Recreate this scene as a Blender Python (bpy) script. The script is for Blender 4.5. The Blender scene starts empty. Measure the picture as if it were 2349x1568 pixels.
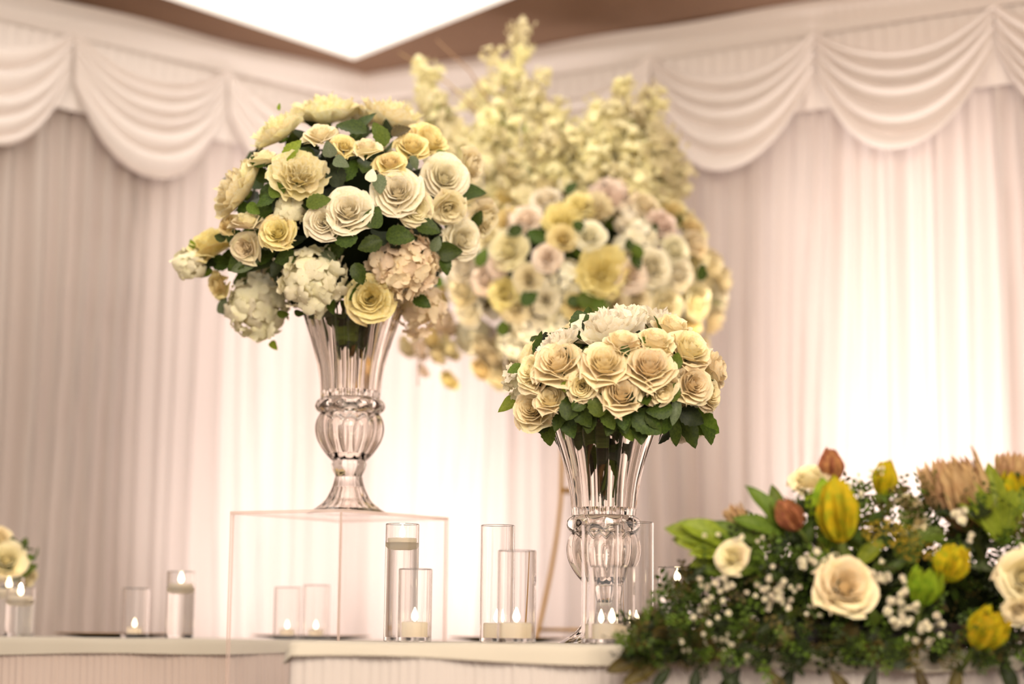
import bpy, math, random
import numpy as np
from mathutils import Vector, Matrix, Euler
R_ = random.Random(7)
PI = math.pi
SC = bpy.context.scene
COL = SC.collection

# ------------------------------------------------------------------ camera, world, lights, exposure
FPX = 4570.0
PITCH, ROLL = math.radians(8.4), math.radians(0.6)
CAM = Vector((0, 0, 0.768))
FW = Vector((0, math.cos(PITCH), math.sin(PITCH)))
U0 = Vector((0, -math.sin(PITCH), math.cos(PITCH)))
RT = Vector((1, 0, 0)) * math.cos(ROLL) + U0 * math.sin(ROLL)
UP = U0 * math.cos(ROLL) - Vector((1, 0, 0)) * math.sin(ROLL)
cd = bpy.data.cameras.new('camera')
cam = bpy.data.objects.new('camera', cd)
COL.objects.link(cam)
m = Matrix((RT, UP, -FW)).transposed().to_4x4()
m.translation = CAM
cam.matrix_world = m
cd.sensor_width = 36
cd.lens = 36 * FPX / 2349
cd.clip_end = 100
cd.dof.use_dof = True
cd.dof.focus_distance = 5.42
cd.dof.aperture_fstop = 0.88
SC.camera = cam
SC.view_settings.view_transform = 'Standard'
SC.view_settings.look = 'None'
SC.view_settings.gamma = 1
SC.view_settings.use_curve_mapping = False
SC.view_settings.exposure = 0.32
try:
    SC.cycles.max_bounces = 22
    SC.cycles.diffuse_bounces = 3
    SC.cycles.glossy_bounces = 3
    SC.cycles.transmission_bounces = 20
    SC.cycles.transparent_max_bounces = 24
    SC.cycles.use_denoising = True
    SC.cycles.adaptive_threshold = 0.03
    SC.cycles.sample_clamp_indirect = 4
    SC.cycles.caustics_reflective = False
except Exception:
    pass
w = bpy.data.worlds.new('world')
SC.world = w
w.use_nodes = True
w.node_tree.nodes['Background'].inputs[0].default_value = (1.0, 0.90, 0.83, 1)
w.node_tree.nodes['Background'].inputs[1].default_value = 0.85


def area(name, loc, target, sx, sy, power, col):
    l = bpy.data.lights.new(name, 'AREA')
    l.shape = 'RECTANGLE'
    l.size, l.size_y, l.energy, l.color = sx, sy, power, col
    o = bpy.data.objects.new(name, l)
    COL.objects.link(o)
    o.location = loc
    o.rotation_euler = (Vector(target) - Vector(loc)).to_track_quat('-Z', 'Y').to_euler()
    return o


def spot(name, loc, target, power, col, ang=100, blend=1.0, size=0.12):
    l = bpy.data.lights.new(name, 'SPOT')
    l.energy, l.color, l.spot_size, l.spot_blend, l.shadow_soft_size = power, col, math.radians(ang), blend, size
    o = bpy.data.objects.new(name, l)
    COL.objects.link(o)
    o.location = loc
    o.rotation_euler = (Vector(target) - Vector(loc)).to_track_quat('-Z', 'Y').to_euler()
    return o


# added soft fill above the view, lifts the flowers against the curtain
area('added_front_fill', (0.7, 1.6, 2.7), (0.0, 5.6, 0.9), 3.0, 1.8, 160, (1.0, 0.88, 0.72))
for lx, ly in ((-1.5, 1.6), (1.9, 2.0), (-0.6, -0.8), (2.2, -0.6), (-2.4, 3.2)):  # unseen point lights added to put warm sparkles in the glass
    pl_ = bpy.data.lights.new('added_sparkle_light', 'POINT')
    pl_.energy, pl_.color, pl_.shadow_soft_size = 26, (1.0, 0.84, 0.64), 0.06
    po_ = bpy.data.objects.new('added_sparkle_light', pl_)
    COL.objects.link(po_)
    po_.location = (lx, ly, 3.0)
# warm-white uplighters on the floor along the draped walls
spot('uplighter_corner_left', (-0.75, 7.10, 0.12), (-0.70, 8.25, 1.5), 120, (1.0, 0.92, 0.90), 75)
spot('uplighter_corner_right', (-0.15, 7.15, 0.12), (-0.15, 8.0, 1.4), 85, (1.0, 0.92, 0.90), 75)
spot('uplighter_right_wall', (1.25, 6.70, 0.12), (1.48, 7.18, 1.6), 230, (1.0, 0.92, 0.90), 85)
# warm accent uplights at the foot of the tall flower stand
spot('stand_uplight', (1.20, 6.93, 0.1), (0.55, 6.82, 1.9), 420, (1.0, 0.88, 0.70), 30, size=0.05)
spot('stand_uplight', (-0.62, 6.95, 0.1), (-0.12, 6.90, 1.68), 260, (1.0, 0.88, 0.70), 26, size=0.05)


# ------------------------------------------------------------------ pixel <-> world helpers (2349 x 1568 frame)
def ray(px, py):
    return FW * FPX + RT * (px - 1174.5) + UP * (784 - py)


def PY(px, py, Y):
    d = ray(px, py)
    return CAM + d * (Y / d.y)


def PZ(px, py, z):
    d = ray(px, py)
    return CAM + d * ((z - CAM.z) / d.z)


# ------------------------------------------------------------------ materials
def lin(h):
    c = [int(h[i:i + 2], 16) / 255 for i in (0, 2, 4)]
    return tuple(x / 12.92 if x <= 0.04045 else ((x + 0.055) / 1.055) ** 2.4 for x in c) + (1,)


def newmat(name):
    mt = bpy.data.materials.new(name)
    mt.use_nodes = True
    nt = mt.node_tree
    for n in list(nt.nodes):
        nt.nodes.remove(n)
    out = nt.nodes.new('ShaderNodeOutputMaterial')
    return mt, nt, out


def leafy(name, hexc, hex2=None, trans=0.3, rough=0.6, spec=0.15, vary=0.12, noise=12.0, nmix=0.5, hue=0.012):
    """diffuse + glossy + translucent sheet, colour wanders between two tones and per object"""
    mt, nt, out = newmat(name)
    N = nt.nodes.new
    L = nt.links.new
    tc = N('ShaderNodeTexCoord')
    nz = N('ShaderNodeTexNoise')
    nz.inputs['Scale'].default_value = noise
    nz.inputs['Detail'].default_value = 3
    L(tc.outputs['Object'], nz.inputs['Vector'])
    mix = N('ShaderNodeMix')
    mix.data_type = 'RGBA'
    mix.inputs[6].default_value = lin(hexc)
    mix.inputs[7].default_value = lin(hex2 or hexc)
    mr = N('ShaderNodeMapRange')
    mr.inputs[1].default_value = 0.35
    mr.inputs[2].default_value = 0.65
    mr.inputs[4].default_value = nmix * 2
    L(nz.outputs[0], mr.inputs[0])
    L(mr.outputs[0], mix.inputs[0])
    oi = N('ShaderNodeObjectInfo')
    hs = N('ShaderNodeHueSaturation')
    r1 = N('ShaderNodeMapRange')
    r1.inputs[3].default_value = 1 - vary
    r1.inputs[4].default_value = 1 + vary
    L(oi.outputs['Random'], r1.inputs[0])
    L(r1.outputs[0], hs.inputs['Value'])
    r2 = N('ShaderNodeMapRange')
    r2.inputs[3].default_value = 0.5 - hue
    r2.inputs[4].default_value = 0.5 + hue
    L(oi.outputs['Random'], r2.inputs[0])
    L(r2.outputs[0], hs.inputs['Hue'])
    L(mix.outputs[2], hs.inputs['Color'])
    p = N('ShaderNodeBsdfPrincipled')
    p.inputs['Roughness'].default_value = rough
    p.inputs['Specular IOR Level'].default_value = spec
    L(hs.outputs[0], p.inputs['Base Color'])
    tr = N('ShaderNodeBsdfTranslucent')
    L(hs.outputs[0], tr.inputs['Color'])
    ms = N('ShaderNodeMixShader')
    ms.inputs[0].default_value = trans
    L(p.outputs[0], ms.inputs[1])
    L(tr.outputs[0], ms.inputs[2])
    L(ms.outputs[0], out.inputs[0])
    return mt


def cloth(name, hexc, trans=0.15, weave=220.0, vary=0.0):
    mt, nt, out = newmat(name)
    N = nt.nodes.new
    L = nt.links.new
    tc = N('ShaderNodeTexCoord')
    nz = N('ShaderNodeTexNoise')
    nz.inputs['Scale'].default_value = weave
    L(tc.outputs['Object'], nz.inputs['Vector'])
    bp = N('ShaderNodeBump')
    bp.inputs['Strength'].default_value = 0.05
    bp.inputs['Distance'].default_value = 0.001
    L(nz.outputs[0], bp.inputs['Height'])
    p = N('ShaderNodeBsdfPrincipled')
    p.inputs['Base Color'].default_value = lin(hexc)
    p.inputs['Roughness'].default_value = 0.75
    p.inputs['Specular IOR Level'].default_value = 0.15
    p.inputs['Sheen Weight'].default_value = 0.15
    L(bp.outputs[0], p.inputs['Normal'])
    tr = N('ShaderNodeBsdfTranslucent')
    tr.inputs[0].default_value = lin(hexc)
    ms = N('ShaderNodeMixShader')
    ms.inputs[0].default_value = trans
    L(p.outputs[0], ms.inputs[1])
    L(tr.outputs[0], ms.inputs[2])
    L(ms.outputs[0], out.inputs[0])
    return mt


def plain(name, hexc, rough=0.6, spec=0.3, metal=0.0, noise=0.0, scale=8, sss=0.0):
    mt, nt, out = newmat(name)
    N = nt.nodes.new
    L = nt.links.new
    p = N('ShaderNodeBsdfPrincipled')
    p.inputs['Roughness'].default_value = rough
    p.inputs['Specular IOR Level'].default_value = spec
    p.inputs['Metallic'].default_value = metal
    if sss:
        p.inputs['Subsurface Weight'].default_value = sss
        p.inputs['Subsurface Radius'].default_value = (0.045, 0.03, 0.018)
        p.inputs['Subsurface Scale'].default_value = 1.0
    tc = N('ShaderNodeTexCoord')
    nz = N('ShaderNodeTexNoise')
    nz.inputs['Scale'].default_value = scale
    L(tc.outputs['Object'], nz.inputs['Vector'])
    mix = N('ShaderNodeMix')
    mix.data_type = 'RGBA'
    c = lin(hexc)
    mix.inputs[6].default_value = c
    mix.inputs[7].default_value = tuple(x * (1 - noise) for x in c[:3]) + (1,)
    L(nz.outputs[0], mix.inputs[0])
    L(mix.outputs[2], p.inputs['Base Color'])
    L(p.outputs[0], out.inputs[0])
    return mt


def emit(name, col, s):
    mt, nt, out = newmat(name)
    e = nt.nodes.new('ShaderNodeEmission')
    e.inputs[0].default_value = col
    e.inputs[1].default_value = s
    nt.links.new(e.outputs[0], out.inputs[0])
    return mt


def realglass(name, col=(0.98, 0.965, 0.95, 1), ior=1.45, rough=0.0):
    mt, nt, out = newmat(name)
    g = nt.nodes.new('ShaderNodeBsdfGlass')
    g.inputs['Color'].default_value = col
    g.inputs['IOR'].default_value = ior
    g.inputs['Roughness'].default_value = rough
    nt.links.new(g.outputs[0], out.inputs[0])
    return mt


def thinglass(name, ior=1.5, tint=(0.985, 0.975, 0.965, 1), haze=0.0, hazecol=(0.9, 0.8, 0.75, 1), gloss=1.0):
    """thin clear sheet: fresnel mirror over straight-through transparency, a little surface haze"""
    mt, nt, out = newmat(name)
    N = nt.nodes.new
    L = nt.links.new
    lw = N('ShaderNodeLayerWeight')
    lw.inputs[0].default_value = 0.5
    pw = N('ShaderNodeMath')
    pw.operation = 'POWER'
    pw.inputs[1].default_value = 4.5
    L(lw.outputs['Facing'], pw.inputs[0])
    mu = N('ShaderNodeMath')
    mu.operation = 'MULTIPLY_ADD'
    mu.inputs[1].default_value = 0.8 * gloss
    mu.inputs[2].default_value = 0.04 * gloss
    L(pw.outputs[0], mu.inputs[0])
    t = N('ShaderNodeBsdfTransparent')
    t.inputs[0].default_value = tint
    g = N('ShaderNodeBsdfGlossy')
    g.inputs['Roughness'].default_value = 0.03
    g.inputs['Color'].default_value = (1, 1, 1, 1)
    m1 = N('ShaderNodeMixShader')
    L(mu.outputs[0], m1.inputs[0])
    L(t.outputs[0], m1.inputs[1])
    L(g.outputs[0], m1.inputs[2])
    d = N('ShaderNodeBsdfDiffuse')
    d.inputs[0].default_value = hazecol
    m2 = N('ShaderNodeMixShader')
    m2.inputs[0].default_value = haze
    L(m1.outputs[0], m2.inputs[1])
    L(d.outputs[0], m2.inputs[2])
    L(m2.outputs[0], out.inputs[0])
    return mt


M = {}
M['curtain'] = cloth('curtain_voile', 'd9ccc4', 0.35)
M['valance'] = cloth('valance_voile', 'f1e6df', 0.18)
M['cloth'] = cloth('table_linen', 'cbc2b2', 0.1)
M['skirt'] = cloth('skirt_voile', 'e2d8d2', 0.2)
M['skirt_pink'] = cloth('skirt_voile_warm', 'e6d3c8', 0.2)
M['ceiling'] = plain('ceiling_paint', '8f725e', 0.85, 0.1, noise=0.08, scale=3)
M['wall'] = plain('wall_paint', 'd8c8bd', 0.85, 0.1, noise=0.06)
M['floor'] = plain('carpet', '6d584a', 0.95, 0.05, noise=0.3, scale=60)
M['panel'] = emit('luminous_ceiling', (1.0, 0.93, 0.86, 1), 1.7)
M['recess'] = plain('recess_paint', 'f2ebe4', 0.8, 0.1, noise=0.03)
M['vaseglass'] = realglass('pressed_glass', (0.985, 0.965, 0.945, 1))
M['cylglass'] = realglass('clear_cylinder_glass', (0.99, 0.985, 0.98, 1), 1.45)
M['baseglass'] = realglass('cylinder_base_glass')
M['water'] = realglass('water', (0.99, 0.985, 0.975, 1), 1.33)
M['acrylic'] = thinglass('clear_acrylic', 1.45, (0.995, 0.993, 0.993, 1), haze=0.008, hazecol=(0.95, 0.86, 0.82, 1), gloss=0.55)
M['acrylic_edge'] = thinglass('polished_acrylic_edge', 1.5, (0.9, 0.82, 0.78, 1), haze=0.55, hazecol=(0.86, 0.70, 0.62, 1))
M['crystal'] = realglass('crystal', (1, 0.98, 0.96, 1), 1.6)
M['wax'] = leafy('wax', 'fffaf0', 'fff4e2', 0.5, 0.5, 0.3, 0.0, hue=0)
M['flame'] = emit('flame', (1.0, 0.80, 0.50, 1), 42)
M['wick'] = plain('wick', '3a2a20', 0.8)
M['tealight_cup'] = thinglass('clear_tealight_cup', 1.45, haze=0.12)
M['gold'] = plain('brushed_gold', 'c79a52', 0.35, 0.5, 0.85, noise=0.1)
M['plate'] = plain('charger_dark', '2c1c18', 0.3, 0.5, 0.0, noise=0.2)
M['wood'] = plain('table_ply', '9c7a55', 0.7, 0.2, noise=0.3)
M['steel'] = plain('table_leg_steel', '6b6b6b', 0.4, 0.5, 0.9)
# petals
M['rose_white'] = leafy('petal_ivory', 'fcf2d4', 'f6e6b8', 0.22, vary=0.05)
M['rose_yellow'] = leafy('petal_yellow', 'faeec0', 'f3dc94', 0.22, vary=0.05)
M['rose_peach'] = leafy('petal_peach', 'fef2d2', 'fce7b8', 0.22, vary=0.04)
M['rose_blush'] = leafy('petal_blush', 'fef2e6', 'fbe2cc', 0.22, vary=0.05)
M['rose_cool'] = leafy('petal_white', 'fdf6e2', 'f9edcb', 0.22, vary=0.04)
M['peony'] = leafy('petal_peony', 'f5eccb', 'ecdda4', 0.28, vary=0.05)
M['peony_white'] = leafy('petal_peony_white', 'fbf4e4', 'f6ebcf', 0.28, vary=0.05)
M['peony_gold'] = leafy('petal_peony_gold', 'faeeb8', 'f5e094', 0.25, vary=0.06)
M['hyd_green'] = leafy('petal_hydrangea_cream', 'fcf5dc', 'f3ebc2', 0.25, vary=0.06)
M['hyd_peach'] = leafy('petal_hydrangea_peach', 'feeed2', 'f9e0b8', 0.25, vary=0.06)
M['blossom'] = leafy('petal_blossom', 'faf3d0', 'eddfa6', 0.3, vary=0.12)
M['gyps'] = leafy('petal_tiny_white', 'f2ead4', 'e8dcbc', 0.2, vary=0.08)
M['bract_y'] = leafy('bract_yellow', 'd8b420', '9aa020', 0.3, vary=0.15, nmix=0.5, noise=5)
M['bract_g'] = leafy('bract_green', '9cae2c', '6f8d1e', 0.3, vary=0.18, noise=5)
M['bract_r'] = leafy('bract_russet', 'c08458', '9c6048', 0.25, vary=0.12, noise=5)
M['bract_beige'] = leafy('bract_beige', 'cfae82', 'b88f68', 0.25, vary=0.12, noise=5)
M['yarrow'] = leafy('yarrow_mustard', 'b08f2c', '86761e', 0.1, vary=0.2)
# greens
M['leaf'] = leafy('leaf_dark', '4b5c20', '35461a', 0.2, 0.45, 0.2, 0.25)
M['leaf_mid'] = leafy('leaf_mid', '66782a', '52661f', 0.25, 0.5, 0.2, 0.2)
M['leaf_light'] = leafy('leaf_light', '93a032', '7a8a26', 0.35, 0.45, 0.3, 0.15)
M['leaf_grey'] = leafy('leaf_grey', '6a7452', '586244', 0.15, 0.5, 0.3, 0.15)
M['leaf_deep'] = leafy('leaf_deep', '2c3416', '1f2710', 0.1, 0.5, 0.25, 0.3)
M['leaf_brown'] = leafy('leaf_brownish', '5c5026', '4a3d20', 0.15, 0.5, 0.25, 0.3)
M['stem'] = plain('stem', '5d6a2e', 0.6, 0.3, noise=0.3, scale=40)
M['stem_brown'] = plain('stem_brown', '6a4f28', 0.7, 0.2, noise=0.3, scale=40)
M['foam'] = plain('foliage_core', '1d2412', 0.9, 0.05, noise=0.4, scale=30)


# ------------------------------------------------------------------ mesh helpers
def mesh(name, vs, fs, mat, smooth=True, sharp=None):
    me = bpy.data.meshes.new(name)
    me.from_pydata([tuple(v) for v in vs], [], fs)
    me.materials.append(mat)
    if smooth:
        me.polygons.foreach_set('use_smooth', [True] * len(me.polygons))
    me.update()
    if sharp: me.set_sharp_from_angle(angle=math.radians(sharp))
    return me


def ob(name, me, parent=None, mw=None):
    o = bpy.data.objects.new(name, me)
    COL.objects.link(o)
    if parent is not None:
        o.parent = parent
    if mw is not None:
        o.matrix_basis = mw
    return o


def tag(o, label=None, cat=None, group=None, kind=None):
    if label: o['label'] = label
    if cat: o['category'] = cat
    if group: o['group'] = group
    if kind: o['kind'] = kind
    return o


def empty(name, loc, label, cat, group=None):
    o = bpy.data.objects.new(name, None)
    COL.objects.link(o)
    o.location = loc
    o.empty_display_size = 0.05
    return tag(o, label, cat, group)


class MB:
    def __init__(s): s.v, s.f = [], []

    def add(s, v, f, mat=None):
        n = len(s.v)
        s.v += [tuple(mat @ Vector(p)) for p in v] if mat is not None else [tuple(p) for p in v]
        s.f += [tuple(i + n for i in q) for q in f]

    def box(s, a, b):
        x0, y0, z0 = a
        x1, y1, z1 = b
        s.add([(x0, y0, z0), (x1, y0, z0), (x1, y1, z0), (x0, y1, z0), (x0, y0, z1), (x1, y0, z1), (x1, y1, z1), (x0, y1, z1)],
              [(3, 2, 1, 0), (4, 5, 6, 7), (0, 1, 5, 4), (1, 2, 6, 5), (2, 3, 7, 6), (3, 0, 4, 7)])

    def tube(s, pts, r, n=6, r2=None):
        pts = [Vector(p) for p in pts]
        rings = []
        for i, p in enumerate(pts):
            t = (pts[min(i + 1, len(pts) - 1)] - pts[max(i - 1, 0)]).normalized()
            a = t.orthogonal().normalized() if i == 0 else (rings_a - t * rings_a.dot(t)).normalized()
            rings_a = a
            b = t.cross(a)
            rr = r + ((r2 if r2 is not None else r) - r) * i / max(1, len(pts) - 1)
            rings.append([p + (a * math.cos(2 * PI * k / n) + b * math.sin(2 * PI * k / n)) * rr for k in range(n)])
        v = [q for g in rings for q in g]
        f = []
        for i in range(len(pts) - 1):
            for k in range(n):
                f.append((i * n + k, i * n + (k + 1) % n, (i + 1) * n + (k + 1) % n, (i + 1) * n + k))
        f.append(tuple(range(n))[::-1])
        f.append(tuple((len(pts) - 1) * n + k for k in range(n)))
        s.add(v, f)

    def lathe(s, prof, n=48, close=True, mod=None, c=(0, 0, 0), capb=True, capt=True):
        v, f = [], []
        for i, (r, z) in enumerate(prof):
            for k in range(n):
                a = 2 * PI * k / n
                rr = r * (mod(a, i) if mod else 1)
                v.append((c[0] + rr * math.cos(a), c[1] + rr * math.sin(a), c[2] + z))
        for i in range(len(prof) - 1):
            for k in range(n):
                f.append((i * n + k, i * n + (k + 1) % n, (i + 1) * n + (k + 1) % n, (i + 1) * n + k))
        if close:
            if capb: f.append(tuple(range(n))[::-1])
            if capt: f.append(tuple((len(prof) - 1) * n + k for k in range(n)))
        s.add(v, f)

    def mesh(s, name, mat, smooth=True):
        return mesh(name, s.v, s.f, mat, smooth, 38 if name in ('foot', 'knop', 'bulb', 'beaded_collar', 'trumpet', 'glass_body', 'water', 'wax', 'cup', 'dish', 'gold_rim', 'bowl', 'leg') else None)


def grid(fn, nu, nv):
    v = [fn(i / nu, j / nv) for j in range(nv + 1) for i in range(nu + 1)]
    f = [(j * (nu + 1) + i, j * (nu + 1) + i + 1, (j + 1) * (nu + 1) + i + 1, (j + 1) * (nu + 1) + i) for j in range(nv) for i in range(nu)]
    return v, f


def orient(loc, direction, scale=1.0, spin=0.0, sz=None):
    q = Vector(direction).normalized().to_track_quat('Z', 'Y').to_matrix().to_4x4()
    s = scale if isinstance(scale, (tuple, list)) else (scale, scale, scale if sz is None else sz)
    return Matrix.Translation(loc) @ q @ Matrix.Rotation(spin, 4, 'Z') @ Matrix.Diagonal((s[0], s[1], s[2], 1))


# ------------------------------------------------------------------ the room shell
H = 3.2
c0 = PZ(838, 172, H)
eL = (PZ(160, 5, H) - c0).normalized()
eR = (PZ(1860, 5, H) - c0).normalized()
nL = Vector((-eL.y, eL.x, 0))
nR = Vector((eR.y, -eR.x, 0))
if nL.y > 0: nL = -nL
if nR.y > 0: nR = -nR
LW, RW = 5.5, 7.0     # run of each wall from the corner


def wp(side, s, off, z):
    e, n = (eL, nL) if side == 'L' else (eR, nR)
    p = c0 + e * s + n * (off - 0.15)
    return Vector((p.x, p.y, z))


def structure(name, mb, mat, smooth=False):
    o = ob(name, mb.mesh(name, mat, smooth))
    tag(o, kind='structure')
    return o


b = MB()
b.box((-6, -3, -0.1), (8, 9.6, 0))
structure('floor', b, M['floor'])
for side, nm, run in (('L', 'wall_left', LW), ('R', 'wall_right', RW)):
    b = MB()
    q = [wp(side, -0.45, -0.46, 0), wp(side, run, -0.46, 0), wp(side, run, -0.56, 0), wp(side, -0.45, -0.56, 0)]
    b.add(q + [p + Vector((0, 0, 3.6)) for p in q], [(3, 2, 1, 0), (4, 5, 6, 7), (0, 1, 5, 4), (1, 2, 6, 5), (2, 3, 7, 6), (3, 0, 4, 7)])
    structure(nm, b, M['wall'])
# glow panels standing between the wall and the voile
for side, sc_, wd, hh, zc, pw in (('L', 0.25, 0.5, 2.7, 1.6, 16), ('R', 0.25, 0.5, 2.7, 1.6, 16), ('R', 2.15, 0.3, 1.7, 1.8, 5), ('R', 2.45, 0.3, 1.7, 1.9, 6), ('R', 2.75, 0.3, 1.7, 1.8, 4)):
    p_ = wp(side, sc_, -0.38, zc)
    area('voile_backlight', p_, wp(side, sc_, 1.0, zc), wd, hh, pw, (1.0, 0.92, 0.90))
# ceiling with a raised recess
ZC = 3.215
t0 = PZ(812, 137, ZC)
ta = (PZ(400, 2, ZC) - t0).normalized()
tb = (PZ(1158, 2, ZC) - t0).normalized()
hole = [t0, t0 + ta * 3.2, t0 + ta * 3.2 + tb * 3.2, t0 + tb * 3.2]
outer = [Vector((-0.7, 9.6, ZC)), Vector((-6, 5.0, ZC)), Vector((0.0, -1.5, ZC)), Vector((8, 4.0, ZC))]
b = MB()
v = [tuple(p) for p in hole + outer] + [(p.x, p.y, ZC + 0.02) for p in hole + outer]
f = []
for i in range(4):
    j = (i + 1) % 4
    f += [(i, j, j + 4, i + 4), (i + 8, i + 12, j + 12, j + 8), (i + 4, j + 4, j + 12, i + 12)]
b.add(v, f)
structure('ceiling', b, M['ceiling'])
b = MB()
for i in range(4):
    j = (i + 1) % 4
    p, q = hole[i], hole[j]
    b.add([p, q, q + Vector((0, 0, .022)), p + Vector((0, 0, .022))], [(0, 1, 2, 3)])
structure('trim_1', b, M['recess'])
b = MB()
b.add([(p.x, p.y, ZC + 0.022) for p in hole] + [(p.x, p.y, ZC + 0.034) for p in hole], [(3, 2, 1, 0), (4, 5, 6, 7), (0, 1, 5, 4), (1, 2, 6, 5), (2, 3, 7, 6), (3, 0, 4, 7)])
o = ob('luminous_ceiling_panel', b.mesh('luminous_ceiling_panel', M['panel'], False))
tag(o, 'glowing white panel recessed in the brown ceiling above the room corner', 'ceiling light')


# ------------------------------------------------------------------ pleated curtains
def fold_profile(length, rnd, wmin, wmax, dmin, dmax):
    xs, ds = [], []
    s = 0.0
    while s < length:
        wd = rnd.uniform(wmin, wmax)
        dp = rnd.uniform(dmin, dmax)
        for k in range(8):
            t = k / 8
            xs.append(s + wd * t)
            ds.append(dp * (1 - abs(math.cos(PI * t)) ** 1.6))
        s += wd
    xs.append(s); ds.append(0.0)
    return np.array(xs), np.array(ds)


def make_curtain(side, run, label):
    rnd = random.Random(11 if side == 'L' else 23)
    x1, d1 = fold_profile(run, rnd, 0.045, 0.14, 0.03, 0.095)
    x2, d2 = fold_profile(run, rnd, 0.25, 0.6, 0.0, 0.03)
    ns = int(run / 0.0085)
    zs = [0.02, 0.4, 0.8, 1.2, 1.6, 2.0, 2.35, 2.7, 3.0, 3.12]
    v = []
    for j, z in enumerate(zs):
        for i in range(ns + 1):
            s = run * i / ns
            sh = s + 0.02 * math.sin(3.1 * s + 1.3 * z) + 0.008 * math.sin(11 * s + 2.0 * z)
            d = np.interp(sh, x1, d1) * (1.0 - 0.15 * math.sin(5 * s + z * 1.7)) + np.interp(sh + .05 * z, x2, d2)
            if z > 2.45: d = min(d, 0.088)
            v.append(wp(side, -0.10 + 0.035 * min(1, d / 0.05) * (1 if i == 0 else 0) + s, 0.02 + d, z))
    f = [(j * (ns + 1) + i, j * (ns + 1) + i + 1, (j + 1) * (ns + 1) + i + 1, (j + 1) * (ns + 1) + i) for j in range(len(zs) - 1) for i in range(ns)]
    o = ob('curtain', mesh('curtain', v, f, M['curtain']))
    tag(o, label, 'curtain', 'pleated voile curtains')


make_curtain('L', 4.6, 'floor-length pleated pale curtain covering the left wall')
make_curtain('R', 5.6, 'floor-length pleated pale curtain covering the right wall')


# ------------------------------------------------------------------ swagged valance
def make_valance(side, nsw, label):
    SP = 0.72 if side == 'L' else 0.703
    rnd = random.Random(5 if side == 'L' else 6)
    run = SP * nsw
    root = empty('swag_valance', wp(side, 0.0, 0.1, H - 0.7), label, 'valance', 'swagged valances')
    inv = Matrix.Translation(-root.location)
    # straight gathered drop behind the swags
    ns = int(run / 0.012)
    prof = [rnd.uniform(0.6, 1.0) for _ in range(400)]
    zs = [H - 0.42, H - 0.3, H - 0.2, H - 0.125]
    v = []
    for z in zs:
        for i in range(ns + 1):
            s = run * i / ns
            k = int(s / 0.055)
            v.append(inv @ wp(side, s, 0.115 + 0.012 * prof[k % 400] * (1 - math.cos(2 * PI * s / 0.055)) / 2, z))
    f = [(j * (ns + 1) + i, j * (ns + 1) + i + 1, (j + 1) * (ns + 1) + i + 1, (j + 1) * (ns + 1) + i) for j in range(len(zs) - 1) for i in range(ns)]
    ob('gathered_backing', mesh('gathered_backing', v, f, M['valance']), root)
    # header band
    def hb(u, t):
        s = run * u
        z = H + 0.005 * math.sin(s * 7) * t - 0.13 + 0.135 * t
        off = 0.14 + 0.016 * math.sin(PI * t) + 0.0035 * math.sin(s * 160) * math.sin(PI * t) + 0.006 * math.sin(t * 9 + s * 3)
        return inv @ wp(side, s, off, z)
    v, f = grid(hb, int(run / 0.012), 8)
    ob('header_band', mesh('header_band', v, f, M['valance']), root)
    for k in range(nsw):
        sa = k * SP
        nf = 5
        seed = rnd.random() * 6
        ph = rnd.uniform(-.04, .04)

        def sw(u, t):
            x = 2 * u - 1
            arch = 1 - abs(x) ** 2.15
            # folds: rounded ridges with tight valleys
            tt = t + 0.02 * math.sin(u * 5 + seed) + 0.012 * math.sin(t * 17 + seed)
            ph_ = (tt * nf + 0.35 * math.sin(tt * 4 + seed)) % 1.0
            ridge = abs(math.sin(PI * ph_)) ** 0.55
            amp = 0.012 + 0.055 * arch ** 0.8
            ztop = H - 0.115 - 0.20 * t ** 1.15        # gathered side edge hangs 20 cm
            sag = 0.13 + 0.19 * t ** 0.9
            z = ztop - sag * arch - 0.02 * (1 - ridge) * arch
            # sideways gathering towards the node
            xs = x * (1 - 0.045 * t * (1 - arch) ** 1.5)
            off = 0.125 + amp * ridge + 0.03 * t * arch + 0.02 * (1 - arch)
            if side == 'L' and k == 0 or side == 'R' and k == 0:
                off = min(off, 0.10 + 0.3 * (u if u < 0.3 else 0.3))
            return inv @ wp(side, sa + SP / 2 + (SP / 2 + .002) * xs, off, z)
        v, f = grid(sw, 40, 96)
        ob('swag', mesh('swag', v, f, M['valance']), root)


make_valance('L', 4, 'white swagged valance along the top of the left wall')
make_valance('R', 6, 'white swagged valance along the top of the right wall')


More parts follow.
